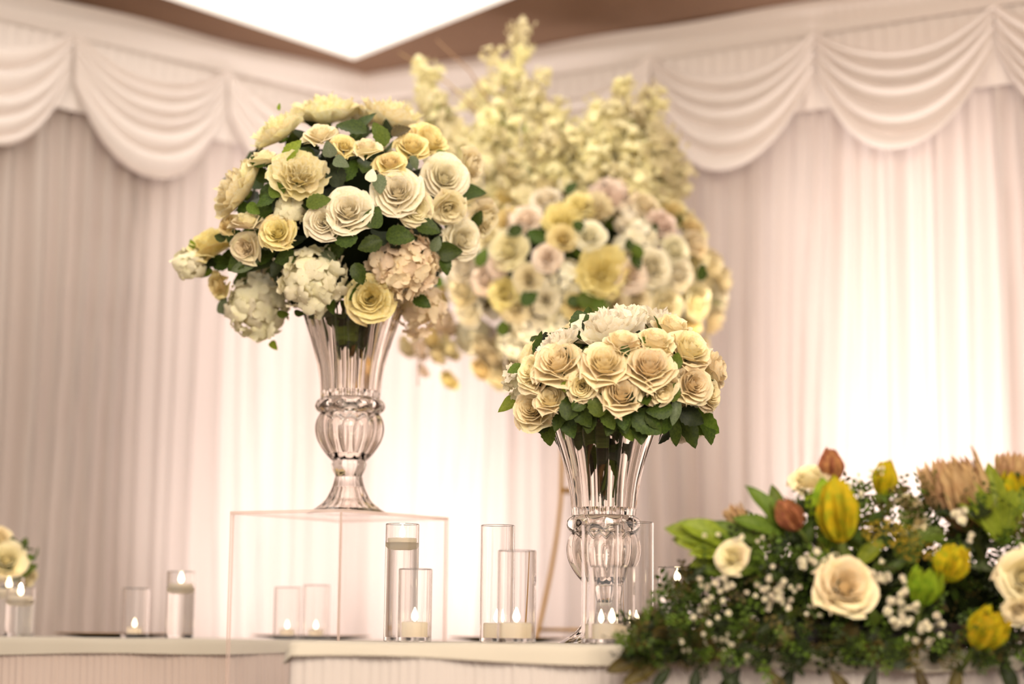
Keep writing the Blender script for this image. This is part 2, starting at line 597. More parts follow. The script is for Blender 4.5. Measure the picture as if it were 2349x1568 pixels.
# ------------------------------------------------------------------ tables and cloths
def make_table(x0, x1, y0, y1, zt, lab, cl_lab, skirtmat, seed, sideL=True):
    rnd = random.Random(seed)
    t = empty('banquet_table', ((x0 + x1) / 2, (y0 + y1) / 2, 0), lab, 'table')
    cx, cy = t.location.x, t.location.y
    b = MB(); b.box((x0 - cx, y0 - cy, zt - 0.03), (x1 - cx, y1 - cy, zt - 0.004))
    ob('tabletop', b.mesh('tabletop', M['wood'], False), t)
    for sx in (x0 + 0.12, x1 - 0.12):
        for sy in (y0 + 0.1, y1 - 0.1):
            b = MB(); b.tube([(sx - cx, sy - cy, 0), (sx - cx, sy - cy, zt - 0.03)], 0.014, 8)
            ob('leg', b.mesh('leg', M['steel']), t)
    # cloth: top plus a short overhang, then a gathered skirt as its part
    per = []
    n = int((x1 - x0) / 0.02)
    for i in range(n + 1): per.append((x0 + (x1 - x0) * i / n, y0, 0, -1))
    for i in range(1, int((y1 - y0) / 0.02) + 1): per.append((x1, y0 + (y1 - y0) * i / int((y1 - y0) / 0.02), 1, 0))
    for i in range(1, n + 1): per.append((x1 - (x1 - x0) * i / n, y1, 0, 1))
    for i in range(1, int((y1 - y0) / 0.02)): per.append((x0, y1 - (y1 - y0) * i / int((y1 - y0) / 0.02), -1, 0))
    rows = [(-0.0, 0.0, 1), (0.008, -0.001, 1), (0.014, -0.006, 1), (0.018, -0.02, 1), (0.022, -0.032, 1), (0.024, -0.042, 1)]
    v, f = [], []
    m_ = len(per)
    for (o_, dz, _) in rows:
        for i, (x, y, nx, ny) in enumerate(per):
            a = i * 0.02
            wob = 0.004 * math.sin(a * 9 + seed) + 0.0025 * math.sin(a * 31 + 1) 
            w2 = (0.010 * math.sin(a * 2.3 + seed) + 0.004 * math.sin(a * 7.7)) * (1 if dz < -0.025 else 0)
            v.append((x - cx + nx * (o_ + wob * (o_ / 0.024)), y - cy + ny * (o_ + wob * (o_ / 0.024)), zt + dz + w2 + 0.0012 * math.sin(a * 13 + seed) * (1 if dz > -0.003 else 0)))
    for j in range(len(rows) - 1):
        for i in range(m_):
            f.append((j * m_ + i, j * m_ + (i + 1) % m_, (j + 1) * m_ + (i + 1) % m_, (j + 1) * m_ + i)[::-1])
    f.append(tuple(range(m_)))
    o = ob('tablecloth', mesh('tablecloth', v, f, M['cloth']), None, Matrix.Translation((cx, cy, 0)))
    tag(o, cl_lab, 'tablecloth')
    v, f = [], []
    # fine gathers
    per2 = []
    tot = 0
    for i in range(m_):
        x, y, nx, ny = per[i]
        x2, y2, nx2, ny2 = per[(i + 1) % m_]
        for k in range(5):
            u = k / 5
            per2.append((x + (x2 - x) * u, y + (y2 - y) * u, nx, ny))
    zs = [zt - 0.012, zt - 0.1, zt - 0.3, zt - 0.5, 0.01]
    pr = [rnd.uniform(0.3, 1) for _ in range(3000)]
    for j, z in enumerate(zs):
        for i, (x, y, nx, ny) in enumerate(per2):
            a = i * 0.004 + 0.004 * math.sin(z * 6 + i * 0.01)
            k = int(a / 0.022)
            d = 0.004 + 0.010 * pr[k % 3000] * (1 - math.cos(2 * PI * a / 0.022)) / 2 * (0.5 + 0.5 * j / 2 if j < 3 else 1) + 0.004 * math.sin(a * 25)
            v.append((x - cx + nx * d, y - cy + ny * d, z))
    mm = len(per2)
    for j in range(len(zs) - 1):
        for i in range(mm):
            f.append((j * mm + i, j * mm + (i + 1) % mm, (j + 1) * mm + (i + 1) % mm, (j + 1) * mm + i))
    ob('skirt', mesh('skirt', v, f, skirtmat), o)


ZT = 0.75
xB0 = PY(655, 1470, 4.75).x + 0.02
make_table(-2.3, 1.15, 6.24, 6.88, ZT, 'long banquet table hidden under the rear pale tablecloth', 'rear pale tablecloth with pinkish gathered skirt, left and behind the clear plinth', M['skirt_pink'], 3)
make_table(xB0, 1.9, 4.72, 5.57, ZT, 'banquet table hidden under the front pale tablecloth', 'front pale tablecloth with gathered white skirt under the right vase', M['skirt'], 8)


# ------------------------------------------------------------------ fluted glass vases
K = 0.000412


def zk(y): return (1475 - y) * K


def prof_interp(tab, n):
    ys = np.array([t[0] for t in tab], float); rs = np.array([t[1] for t in tab], float)
    yy = np.linspace(ys[0], ys[-1], n)
    # smooth resample
    rr = np.interp(-yy, -ys, rs)
    for _ in range(2):
        rr[1:-1] = (rr[:-2] + 2 * rr[1:-1] + rr[2:]) / 4
    return [(r * K, zk(y)) for r, y in zip(rr, yy)]


def make_vase(loc, rz, label):
    root = empty('fluted_glass_vase', loc, label, 'vase', 'fluted glass vases')
    N = 160

    def lob(n, a, amp_i=None):
        return lambda t, i: 1 - (a if amp_i is None else a * amp_i(i)) * (1 - abs(math.cos(n * t / 2)) ** 0.8)
    # foot: ribbed bell
    out = prof_interp([(1475, 300), (1468, 292), (1440, 232), (1380, 162), (1300, 120), (1240, 102), (1212, 98)], 22)
    mb = MB()
    nO = len(out)
    inn = [(max(r - 0.012, 0.004), max(z - 0.012, 0.001)) for r, z in out]
    inn = [(out[0][0] - 0.01, 0.0)] + [q for q in inn if q[1] > 0.001][:-4]
    prof = inn[::-1] + out
    ni = len(inn)
    mb.lathe(prof, N, mod=lambda t, i: (1 - 0.05 * (1 - abs(math.cos(24 * t / 2)) ** 0.8) * min(1, max(0, (i - ni - 1) / 3)) if i >= ni else 1))
    ob('foot', mb.mesh('foot', M['vaseglass']), root)
    # knop between foot and bulb
    mb = MB()
    mb.lathe(prof_interp([(1211, 92), (1200, 98), (1190, 98), (1183, 104), (1160, 117), (1130, 126), (1105, 127), (1096, 118)], 16), N, mod=lob(12, 0.05))
    ob('knop', mb.mesh('knop', M['vaseglass']), root)
    # bulb, hollow, lobed
    outp = prof_interp([(1095, 122), (1080, 140), (1040, 175), (1000, 204), (950, 232), (900, 247), (850, 250), (800, 240), (765, 222), (757, 216)], 26)
    inp = [(max(r - 0.011, 0.01), z) for r, z in outp]
    inp = [(0.006, outp[0][1] + 0.016)] + [q for q in inp if q[1] > outp[0][1] + 0.02]
    mb = MB()
    no = len(outp)
    mb.lathe(outp + inp[::-1], N, mod=lambda t, i: 1 - 0.085 * (1 - abs(math.cos(8 * t)) ** 0.9) * math.sin(PI * min(1, (i + 1) / no)) ** 0.6 if i < no else 1)
    ob('bulb', mb.mesh('bulb', M['vaseglass']), root)
    # beaded collar
    mb = MB()
    outp = prof_interp([(755, 210), (745, 232), (720, 250), (695, 254), (670, 246), (650, 225), (643, 205)], 16)
    mb.lathe(outp + [(0.062, outp[-1][1]), (0.062, outp[0][1])], N, mod=lambda t, i: 1 - 0.12 * (1 - abs(math.cos(6 * t)) ** 0.7) * math.sin(PI * min(1, i / 15)) if i < 16 else 1, close=False)
    nn = len(outp) + 2
    for k in range(N):
        mb.f.append(((nn - 1) * N + k, (nn - 1) * N + (k + 1) % N, (k + 1) % N, k))
    ob('beaded_collar', mb.mesh('beaded_collar', M['vaseglass']), root)
    # trumpet
    outp = prof_interp([(642, 214), (620, 217), (560, 221), (500, 227), (400, 244), (300, 270), (200, 300), (130, 325), (60, 347), (0, 366), (-18, 374)], 40)
    inp = [(r * 0.945 - 0.004, z) for r, z in outp]
    z0 = outp[0][1]
    inp = [(0.004, z0 + 0.012)] + [q for q in inp if q[1] > z0 + 0.014]
    mb = MB()
    no = len(outp)
    mb.lathe(outp + inp[::-1], N, mod=lambda t, i: 1 - 0.085 * (1 - abs(math.cos(10 * t)) ** 0.8) if i < no else 1 - 0.02 * (1 - abs(math.cos(10 * t))))
    ob('trumpet', mb.mesh('trumpet', M['vaseglass']), root)
    root.rotation_euler.z = rz
    return root


def copy_tree(o, parent=None):
    c = o.copy(); COL.objects.link(c); c.parent = parent
    for ch in o.children: copy_tree(ch, c)
    return c


# clear plinth --------------------------------------------------------------
Nc = PY(786, 1166, 5.66)
ZP = Nc.z
Lc = PZ(528, 1172, ZP)
Rc = PZ(1029, 1186, ZP)
for P_ in (Lc, Rc): pass
# square it up
dl = (Lc - Nc); dr_ = (Rc - Nc)
dl.z = dr_.z = 0
Fc = Nc + dl + dr_
pl = empty('clear_plinth', ((Nc.x + Fc.x) / 2, (Nc.y + Fc.y) / 2, 0), 'tall clear acrylic plinth box carrying the left vase', 'plinth')
pc = Vector(pl.location)


def panel(name, a, bq, z0, z1, th, inward):
    nrm = inward.normalized() * th
    q = [a, bq, bq + nrm, a + nrm]
    vs = [Vector((p.x, p.y, z0)) - pc for p in q] + [Vector((p.x, p.y, z1)) - pc for p in q]
    me = mesh(name, vs, [(3, 2, 1, 0), (4, 5, 6, 7), (0, 1, 5, 4), (1, 2, 6, 5), (2, 3, 7, 6), (3, 0, 4, 7)], M['acrylic'], False)
    me.materials.append(M['acrylic_edge'])
    for pi_ in (0, 1, 3, 5): me.polygons[pi_].material_index = 1
    return ob(name, me, pl)


TH = 0.009
cs = [Nc, Rc, Fc, Lc]
for i in range(4):
    a, bq = cs[i], cs[(i + 1) % 4]
    e = (bq - a).normalized()
    inn = Vector((-e.y, e.x, 0))
    if inn.dot(pc - a) < 0: inn = -inn
    panel('side_panel', a + e * TH * 0.0, bq - e * TH, 0.0, ZP - TH, TH, inn)
vs = [Vector((p.x, p.y, ZP - TH)) - pc for p in cs] + [Vector((p.x, p.y, ZP)) - pc for p in cs]
me = mesh('top_panel', vs, [(3, 2, 1, 0), (4, 5, 6, 7), (0, 1, 5, 4), (1, 2, 6, 5), (2, 3, 7, 6), (3, 0, 4, 7)], M['acrylic'], False)
me.materials.append(M['acrylic_edge'])
for pi_ in (2, 3, 4, 5): me.polygons[pi_].material_index = 1
ob('top_panel', me, pl)
print('plinth', Nc, Lc, Rc, Fc)

V1 = PZ(798, 1169, ZP)
V1 = Vector((PY(798, 1168, 5.9).x, 5.9, ZP))
vase1 = make_vase(V1, 0.1, 'clear fluted glass vase standing on the clear plinth')
V2 = Vector((PY(1384, 1475, 5.44).x, 5.44, ZT + 0.002))
vase2 = copy_tree(vase1)
vase2.location = V2
vase2.rotation_euler.z = 0.23
vase2['label'] = 'clear fluted glass vase standing on the front table behind glass cylinders'


# ------------------------------------------------------------------ bloom meshes (unit radius, facing +Z)
def petal_fn(rb, rt, z0, zt, w, curl, ruf, rnd, cup=0.8, serr=0.0, open_=0.0, cutoff=0.22):
    s1, s2, s3 = rnd.random() * 6, rnd.random() * 6, rnd.random() * 6
    jz = rnd.uniform(-.05, .06) * rt

    def fn(uu, v):
        u = 2 * uu - 1
        vv = v * (1 - cutoff * abs(u) ** 2.6 + serr * math.sin(u * 13 + s1) * v)
        ang = u * w * (0.4 + 0.6 * math.sin(PI / 2 * min(1, v * 1.35)))
        r = rb + (rt - rb) * math.sin(min(vv, 1.1) * PI / 2) ** cup + 0.035 * u * rt
        z = z0 + (zt - z0) * (vv * (1 - open_) + open_ * vv ** 2.2)
        t = max(0, (vv - 0.66) / 0.34)
        r += curl * t * t * (1 + 0.5 * math.sin(u * 2.2 + s3))
        ee = max(0, abs(u) - 0.45) / 0.55
        r += curl * 0.9 * ee * ee * v * v
        z -= curl * 1.3 * ee * ee * v * v - jz * v * v
        z -= curl * 0.55 * t * t * t + curl * 0.35 * t * u * u
        rr = ruf * v * v
        r += rr * math.sin(u * 4.2 + s1) * 0.7 + rr * 0.4 * math.sin(u * 9 + s2)
        z += rr * math.cos(u * 3.6 + s2) * 0.8 + rr * 0.3 * math.sin(u * 11 + s3)
        return (r * math.cos(ang), r * math.sin(ang), z)
    return fn


def ring_petals(mb, n, ph, rnd, nu=7, nv=6, **kw):
    for k in range(n):
        v, f = grid(petal_fn(rnd=rnd, **kw), nu, nv)
        mb.add(v, f, Matrix.Rotation(ph + 2 * PI * k / n + rnd.uniform(-.12, .12), 4, 'Z'))


def rose_heart(seed, mat, openness=0.0):
    rnd = random.Random(seed)
    mb = MB()

    def spiral(u, v):
        a = u * 2 * PI * 2.3
        r = 0.03 + 0.15 * u + 0.02 * v * v
        return (r * math.cos(a), r * math.sin(a), -0.45 + (0.72 + 0.06 * u + 0.02 * math.sin(a * 1.3)) * v)
    v, f = grid(spiral, 40, 4)
    mb.add(v, f)
    p = rnd.random() * 6
    ring_petals(mb, 3, p, rnd, rb=0.06, rt=0.25, z0=-.55, zt=0.36, w=1.15, curl=0.03, ruf=0.02, cup=0.6)
    ring_petals(mb, 3, p + 1, rnd, rb=0.07, rt=0.36, z0=-.58, zt=0.43, w=1.15, curl=0.06, ruf=0.03, cup=0.6)
    ring_petals(mb, 4, p + 2, rnd, rb=0.08, rt=0.47, z0=-.6, zt=0.42, w=0.98, curl=0.09, ruf=0.035, cup=0.65)
    ring_petals(mb, 4, p + 2.7, rnd, rb=0.08, rt=0.61, z0=-.62, zt=0.33, w=0.98, curl=0.12, ruf=0.04, cup=0.7)
    # calyx
    mb2 = MB()
    mb2.lathe([(0.03, -0.85), (0.1, -0.78), (0.14, -0.66), (0.1, -0.55)], 10)
    n0 = len(mb.f)
    mb.add(mb2.v, mb2.f)
    me = mb.mesh('rose', mat)
    me.materials.append(M['leaf_mid'])
    for i in range(n0, len(me.polygons)): me.polygons[i].material_index = 1
    return me


def outer_petals(seed, mat):
    """three ring styles x two variants of single outer rose petals"""
    rnd = random.Random(seed)
    out = []
    for (rt, zt, curl, op) in ((0.74, 0.22, 0.16, 0.0), (0.88, 0.04, 0.18, 0.1), (1.0, -0.14, 0.16, 0.25)):
        vs = []
        for _ in range(2):
            v, f = grid(petal_fn(0.08, rt, -.64, zt, 0.80, curl, 0.045, rnd, cup=0.75, open_=op), 8, 7)
            vs.append(mesh('petal', v, f, mat))
        out.append(vs)
    return out


def peony_heart(seed, mat, mid=None, dense=26):
    rnd = random.Random(seed)
    mb = MB()
    for k in range(dense):
        rt = 0.12 + 0.5 * (k / dense)
        v, f = grid(petal_fn(0.03, rt, -.5, 0.35 - 0.25 * (k / dense) + rnd.uniform(-.06, .1), 0.5 + 0.25 * rnd.random(), 0.05, 0.07, rnd, cup=0.7, serr=0.07), 7, 5)
        mb.add(v, f, Matrix.Rotation(k * 2.399 + rnd.uniform(-.3, .3), 4, 'Z'))
    n0 = len(mb.f)
    mb2 = MB()
    mb2.lathe([(0.03, -0.62), (0.16, -0.58), (0.2, -0.5), (0.12, -0.44)], 10)
    mb.add(mb2.v, mb2.f)
    me = mb.mesh('peony', mat)
    me.materials.append(M['leaf_mid'])
    for i in range(n0, len(me.polygons)): me.polygons[i].material_index = 1
    return me


def peony_outer(seed, mat):
    rnd = random.Random(seed)
    out = []
    for (rt, zt, curl, op, cup) in ((0.82, 0.16, 0.05, 0.0, 0.85), (1.0, -0.05, 0.06, 0.2, 0.9)):
        vs = []
        for _ in range(3):
            v, f = grid(petal_fn(0.06, rt, -.52, zt, 0.58, curl, 0.075, rnd, cup=cup, serr=0.06, open_=op, cutoff=0.15), 12, 7)
            vs.append(mesh('petal', v, f, mat))
        out.append(vs)
    return out


def floret_mesh(seed, mat):
    rnd = random.Random(seed)
    mb = MB()
    for k in range(4):
        tilt = rnd.uniform(-.3, .45)
        wd = rnd.uniform(.5, .62)

        def fn(uu, v):
            u = 2 * uu - 1
            wv = wd * math.sqrt(max(0.0, 1 - (abs(v - 0.56) / 0.58) ** 2.2))
            r = 0.05 + 0.95 * v * (1 - 0.10 * u * u * v)
            z = 0.9 * v * v * tilt + 0.22 * abs(u) ** 2 * (1 if tilt > 0 else -1) * v + 0.06 * math.sin(u * 5 + k) * v
            return (r, u * wv, z)
        v, f = grid(fn, 4, 5)
        mb.add(v, f, Matrix.Rotation(k * PI / 2 + rnd.uniform(-.1, .1), 4, 'Z'))
    mb.lathe([(0.03, -0.6), (0.05, 0.0), (0.07, 0.04), (0.02, 0.08)], 6)
    return mb.mesh('floret', mat)


def leaf_mesh(kind, mat, seed=0):
    rnd = random.Random(seed)
    nl, nw = (12, 4)
    if kind == 'round': wmax, tip, se = 0.42, 0.55, 0.0
    elif kind == 'lance': wmax, tip, se = 0.15, 1.2, 0.0
    elif kind == 'tiny': wmax, tip, se, nl, nw = 0.3, 0.9, 0.0, 4, 2
    elif kind == 'long': wmax, tip, se = 0.2, 0.95, 0.0
    else: wmax, tip, se = 0.35, 0.8, 0.03
    bend = rnd.uniform(0.1, 0.3)

    def fn(uu, v):
        u = 2 * uu - 1
        base = math.sin(PI * v ** tip) ** (0.75)
        wv = wmax * base * (1 + (se * 2.5 if int(round(v * nl)) % 2 else -se * 2.0))
        wv = max(wv, 0.012 if v < 0.5 else 0.002)
        return (u * wv, v + 0.02, -bend * v * v + 0.10 * abs(u) * base + 0.015 * math.sin(v * 14) * abs(u))
    v, f = grid(fn, nw, nl)
    return mesh('leaf', v, f, mat)


ROSE = {}
for i, (k, mt) in enumerate((('white', 'rose_white'), ('yellow', 'rose_yellow'), ('peach', 'rose_peach'), ('blush', 'rose_blush'), ('cool', 'rose_cool'))):
    ROSE[k] = ([rose_heart(10 + i * 5 + j, M[mt]) for j in range(3)], outer_petals(70 + i, M[mt]))
PEONY = {}
for i, (k, mt) in enumerate((('cream', 'peony'), ('white', 'peony_white'), ('gold', 'peony_gold'), ('blush', 'rose_blush'))):
    PEONY[k] = ([peony_heart(110 + i * 5 + j, M[mt]) for j in range(2)], peony_outer(170 + i, M[mt]))
FLORET = {k: [floret_mesh(200 + i + j * 9, M[mt]) for j in range(3)] for i, (k, mt) in enumerate((('green', 'hyd_green'), ('peach', 'hyd_peach'), ('white', 'rose_cool'), ('blossom', 'blossom'), ('tiny', 'gyps')))}
LEAF = {}
for kind in ('rose', 'round', 'lance', 'long', 'tiny'):
    for mk in ('leaf', 'leaf_mid', 'leaf_light', 'leaf_grey', 'leaf_deep', 'leaf_brown', 'bract_g', 'bract_y', 'bract_r', 'bract_beige'):
        LEAF[kind, mk] = None


def leaf(kind, mk, j=0):
    k = (kind, mk, j % 3)
    if LEAF.get(k) is None: LEAF[k] = leaf_mesh(kind, M[mk], j % 3 + 5)
    return LEAF[k]


_joined = {}


def joined_bloom(fam, key, var):
    """one mesh with heart + outer petals, for blooms that are blurred in the distance"""
    k = (fam, key, var)
    if k in _joined: return _joined[k]
    hearts, outs = (ROSE if fam == 'rose' else PEONY)[key]
    h = hearts[var % len(hearts)]
    mb = MB()
    mb.add([tuple(v.co) for v in h.vertices], [tuple(p.vertices) for p in h.polygons])
    cnt = (5, 5, 5) if fam == 'rose' else (7, 8)
    for li, n in enumerate(cnt):
        for q in range(n):
            me = outs[li][q % len(outs[li])]
            mb.add([tuple(v.co) for v in me.vertices], [tuple(p.vertices) for p in me.polygons], Matrix.Rotation(li * 0.6 + 2 * PI * q / n, 4, 'Z'))
    me = mb.mesh(fam, h.materials[0])
    _joined[k] = me
    return me


def put_rose(parent, loc, d, r, key, rnd, detail=True, layers=(4, 4, 4), label=None, name='rose'):
    mw = orient(loc, d, r, rnd.random() * 6.28)
    if not detail:
        o = ob(name, joined_bloom('rose', key, rnd.randrange(3)), parent, mw)
        if label: o['label'] = label
        return o
    hearts, outs = ROSE[key]
    o = ob(name, rnd.choice(hearts), parent, mw)
    if label: o['label'] = label
    for li, n in enumerate(layers):
        ph = rnd.random() * 6
        for q in range(n):
            sc = {3: 1.5, 4: 1.22, 5: 1.0}.get(n, 1.0)
            ob('petal', rnd.choice(outs[li]), o, Matrix.Rotation(ph + 2 * PI * q / n + rnd.uniform(-.12, .12), 4, 'Z') @ Matrix.Diagonal((1, sc, 1, 1)))
    return o


def put_peony(parent, loc, d, r, key, rnd, detail=True, layers=(6, 7), label=None):
    mw = orient(loc, d, r, rnd.random() * 6.28)
    if not detail:
        return ob('peony', joined_bloom('peony', key, rnd.randrange(2)), parent, mw)
    hearts, outs = PEONY[key]
    o = ob('peony', rnd.choice(hearts), parent, mw)
    if label: o['label'] = label
    for li, n in enumerate(layers):
        ph = rnd.random() * 6
        for q in range(n):
            ob('petal', rnd.choice(outs[li]), o, Matrix.Rotation(ph + 2 * PI * q / n + rnd.uniform(-.15, .15), 4, 'Z') @ Matrix.Diagonal((1, 1.15, 1, 1)))
    return o


def sph(n, rnd, jit=0.12):
    for i in range(n):
        z = 1 - 2 * (i + 0.5) / n
        a = i * 2.39996
        q = Vector((math.cos(a) * math.sqrt(1 - z * z), math.sin(a) * math.sqrt(1 - z * z), z))
        yield (q + Vector((rnd.gauss(0, jit), rnd.gauss(0, jit), rnd.gauss(0, jit)))).normalized()


core_me = {}


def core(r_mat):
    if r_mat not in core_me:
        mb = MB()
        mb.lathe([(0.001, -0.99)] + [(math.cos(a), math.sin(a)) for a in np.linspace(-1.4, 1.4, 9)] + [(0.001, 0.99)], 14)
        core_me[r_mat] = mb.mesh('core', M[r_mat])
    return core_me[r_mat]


_hj = {}


def put_hydrangea(parent, loc, d, r, key, rnd, detail=True, n=80, fs=0.265):
    mw = orient(loc, d, r, rnd.random() * 6.28)
    if not detail:
        if key not in _hj:
            mb = MB()
            for q in sph(70, rnd):
                if q.z < -0.45: continue
                me = rnd.choice(FLORET[key])
                mb.add([tuple(v.co) for v in me.vertices], [tuple(p.vertices) for p in me.polygons], orient(q * 0.82, q, 0.27, rnd.random() * 6))
            _hj[key] = mb.mesh('hydrangea', FLORET[key][0].materials[0])
        return ob('hydrangea', _hj[key], parent, mw)
    mb = MB()
    mb.lathe([(0.001, -0.6)] + [(0.6 * math.cos(a), 0.6 * math.sin(a)) for a in np.linspace(-1.3, 1.4, 9)] + [(0.001, 0.6)], 14)
    o = ob('hydrangea', mb.mesh('hydrangea', M['hyd_green' if key != 'peach' else 'hyd_peach']), parent, mw)
    for q in sph(n, rnd):
        if q.z < -0.35: continue
        tilt = (q + Vector((rnd.gauss(0, .38), rnd.gauss(0, .38), rnd.gauss(0, .38)))).normalized()
        ob('floret', rnd.choice(FLORET[key]), o, orient(q * rnd.uniform(0.74, 0.9), tilt, fs * rnd.uniform(0.85, 1.15), rnd.random() * 6))
    return o


def put_leaf(parent, loc, tipdir, up, L, kind, mk, rnd, name='leaf', wide=1.0):
    """loc = base; local +Y runs to the tip, +Z faces 'up'"""
    y = Vector(tipdir).normalized()
    z = Vector(up) - y * Vector(up).dot(y)
    if z.length < 1e-3: z = y.orthogonal()
    z.normalize()
    x = y.cross(z)
    m3 = Matrix((x * L * wide, y * L, z * L)).transposed().to_4x4()
    m3.translation = loc
    return ob(name, leaf(kind, mk, rnd.randrange(3)), parent, m3)


def curve_stem(p0, p1, sag, n=6):
    p0, p1 = Vector(p0), Vector(p1)
    out = []
    for i in range(n + 1):
        t = i / n
        out.append(p0.lerp(p1, t) + Vector((0, 0, sag * math.sin(PI * t))))
    return out


class Arr:
    """an arrangement: an ellipsoid of blooms round a centre; px/py pick the bloom's place on its near side"""
    def __init__(s, name, base, cen, ax, label, cat='flower arrangement', seed=1, group=None):
        s.root = empty(name, base, label, cat, group)
        s.base, s.c, s.ax = Vector(base), Vector(cen), ax
        s.rnd = random.Random(seed)

    def hit(s, px, py, dep=None, k=1.0):
        d = ray(px, py)
        if dep is not None:
            P = CAM + d * ((s.c.y + dep) / d.y)
        else:
            A = [a * k for a in s.ax]
            o = CAM - s.c
            oo = Vector((o.x / A[0], o.y / A[1], o.z / A[2]))
            dd = Vector((d.x / A[0], d.y / A[1], d.z / A[2]))
            a, b2, c2 = dd.dot(dd), oo.dot(dd), oo.dot(oo) - 1
            D = b2 * b2 - a * c2
            t = (-b2 - math.sqrt(D)) / a if D > 0 else -b2 / a
            P = CAM + d * t
        n = P - s.c
        n = Vector((n.x / s.ax[0], n.y / s.ax[1], n.z / s.ax[2]))
        if n.length < 1e-4: n = Vector((0, -1, 0))
        return P, n.normalized()

    def face(s, n, face):
        if face is None:
            return (n + Vector((0, -0.25, 0.1))).normalized()
        return Vector(face).normalized()

    def rose(s, px, py, r, key, face=None, dep=None, **kw):
        P, n = s.hit(px, py, dep)
        R = r * P.y / FPX
        return put_rose(s.root, P - s.base + s.face(n, face) * 0.12 * R, s.face(n, face), R, key, s.rnd, **kw)

    def peony(s, px, py, r, key, face=None, dep=None, **kw):
        P, n = s.hit(px, py, dep)
        R = r * P.y / FPX
        return put_peony(s.root, P - s.base, s.face(n, face), R, key, s.rnd, **kw)

    def hyd(s, px, py, r, key, face=None, dep=None, **kw):
        P, n = s.hit(px, py, dep, 0.85)
        R = r * P.y / FPX
        return put_hydrangea(s.root, P - s.base, s.face(n, face), R, key, s.rnd, **kw)

    def leaf(s, px, py, L, ang, kind='rose', mk='leaf', dep=None, k=1.04, wide=1.0, tilt=0.0, name='leaf'):
        """ang: direction of the tip in the picture plane, degrees anticlockwise from right; px,py = middle"""
        P, n = s.hit(px, py, dep, k)
        Lm = L * P.y / FPX
        a = math.radians(ang)
        t = Vector((math.cos(a), -tilt, math.sin(a)))
        up = (n + Vector((0, -0.9, 0.35)) + Vector((s.rnd.gauss(0, .25), 0, s.rnd.gauss(0, .25)))).normalized()
        return put_leaf(s.root, P - t.normalized() * Lm * 0.5 - s.base, t, up, Lm, kind, mk, s.rnd, name, wide)

    def fill_leaves(s, n, k0, k1, L, kinds, mks, zmin=-1.0, front=False):
        for q in sph(n, s.rnd, 0.2):
            if q.z < zmin or (front and q.y > 0.4): continue
            k = s.rnd.uniform(k0, k1)
            P = s.c + Vector((q.x * s.ax[0], q.y * s.ax[1], q.z * s.ax[2])) * k
            t = (q + Vector((s.rnd.gauss(0, .7), s.rnd.gauss(0, .7), s.rnd.gauss(0, .7)))).normalized()
            put_leaf(s.root, P - s.base, t, q + Vector((0, -.3, .4)), L * s.rnd.uniform(.7, 1.25), s.rnd.choice(kinds), s.rnd.choice(mks), s.rnd)

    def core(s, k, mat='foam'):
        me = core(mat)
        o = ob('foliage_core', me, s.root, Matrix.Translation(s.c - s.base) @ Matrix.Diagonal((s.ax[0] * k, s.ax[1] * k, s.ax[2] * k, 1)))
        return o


# ------------------------------------------------------------------ arrangement 1 (left, on the plinth)
VH = zk(-18)
rim1 = V1 + Vector((0, 0, VH))
c1 = PY(785, 505, 5.9)
A1 = Arr('flower_arrangement', rim1, c1, (0.40, 0.36, 0.33), 'round arrangement of ivory roses, peonies and hydrangeas in the left vase', seed=41)
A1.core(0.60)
A = A1
# big pale peonies of the crown
A.peony(632, 292, 66, 'cream', (-0.5, -0.35, 0.75))
A.peony(535, 425, 80, 'cream', (-0.75, -0.30, 0.45))
A.peony(685, 396, 68, 'cream', (0.15, -0.85, 0.35), layers=(6, 6))
A.peony(742, 245, 82, 'cream', (-0.1, -0.30, 0.9), dep=-0.05)
A.peony(898, 256, 80, 'cream', (0.25, -0.25, 0.9), dep=-0.02)
A.peony(820, 262, 62, 'white', (0.1, -0.1, 1.0), dep=0.10)
for (x, y, r, k, fc) in (
        (798, 482, 54, 'cool', (0.0, -1, 0.25)), (912, 438, 55, 'cool', (0.05, -1, 0.15)), (742, 508, 42, 'cool', None),
        (1020, 405, 52, 'cool', (0.25, -0.9, 0.1)), (1082, 378, 40, 'white', (0.8, -0.4, -0.1)), (1062, 548, 44, 'cool', (0.5, -0.8, -0.1)),
        (1113, 502, 42, 'white', (0.7, -0.4, -0.35)), (953, 478, 40, 'white', (0.3, -0.8, -0.3)), (1030, 478, 38, 'white', (0.2, -0.7, -0.5)),
        (636, 532, 40, 'yellow', (-0.1, -1, 0.15)), (567, 506, 34, 'white', (-0.1, -0.5, 0.9)), (563, 568, 33, 'white', (-0.3, -0.8, -0.25)),
        (524, 514, 26, 'yellow', (-0.5, -0.6, 0.4)), (480, 560, 52, 'yellow', (-0.35, -0.55, 0.75)), 
        (602, 362, 32, 'white', (-0.2, -0.3, 0.9)), (735, 308, 36, 'white', (-0.1, -0.6, 0.7)), (790, 334, 28, 'yellow', (0.2, -0.8, 0.3)),
        (840, 338, 32, 'white', (0, -0.6, 0.8)), (895, 374, 34, 'yellow', (0, -0.7, 0.5)), (848, 684, 52, 'yellow', (0, -1, -0.05)),
        (985, 322, 48, 'yellow', (0.5, -0.6, 0.5)), (945, 335, 38, 'yellow', (0.1, -0.7, 0.5)), (500, 655, 30, 'yellow', (-0.6, -0.5, -0.3))):
    small = r < 37
    A.rose(x, y, r, k, fc, layers=(3, 3, 3) if small else (3, 4, 4))
A.hyd(440, 606, 46, 'green', (-0.7, -0.6, 0.1), n=30, fs=0.38)
A.hyd(718, 640, 88, 'green', (0, -1, 0.05))
A.hyd(592, 705, 84, 'green', (-0.2, -1, -0.1))
A.hyd(925, 608, 86, 'peach', (0.15, -1, 0.0))
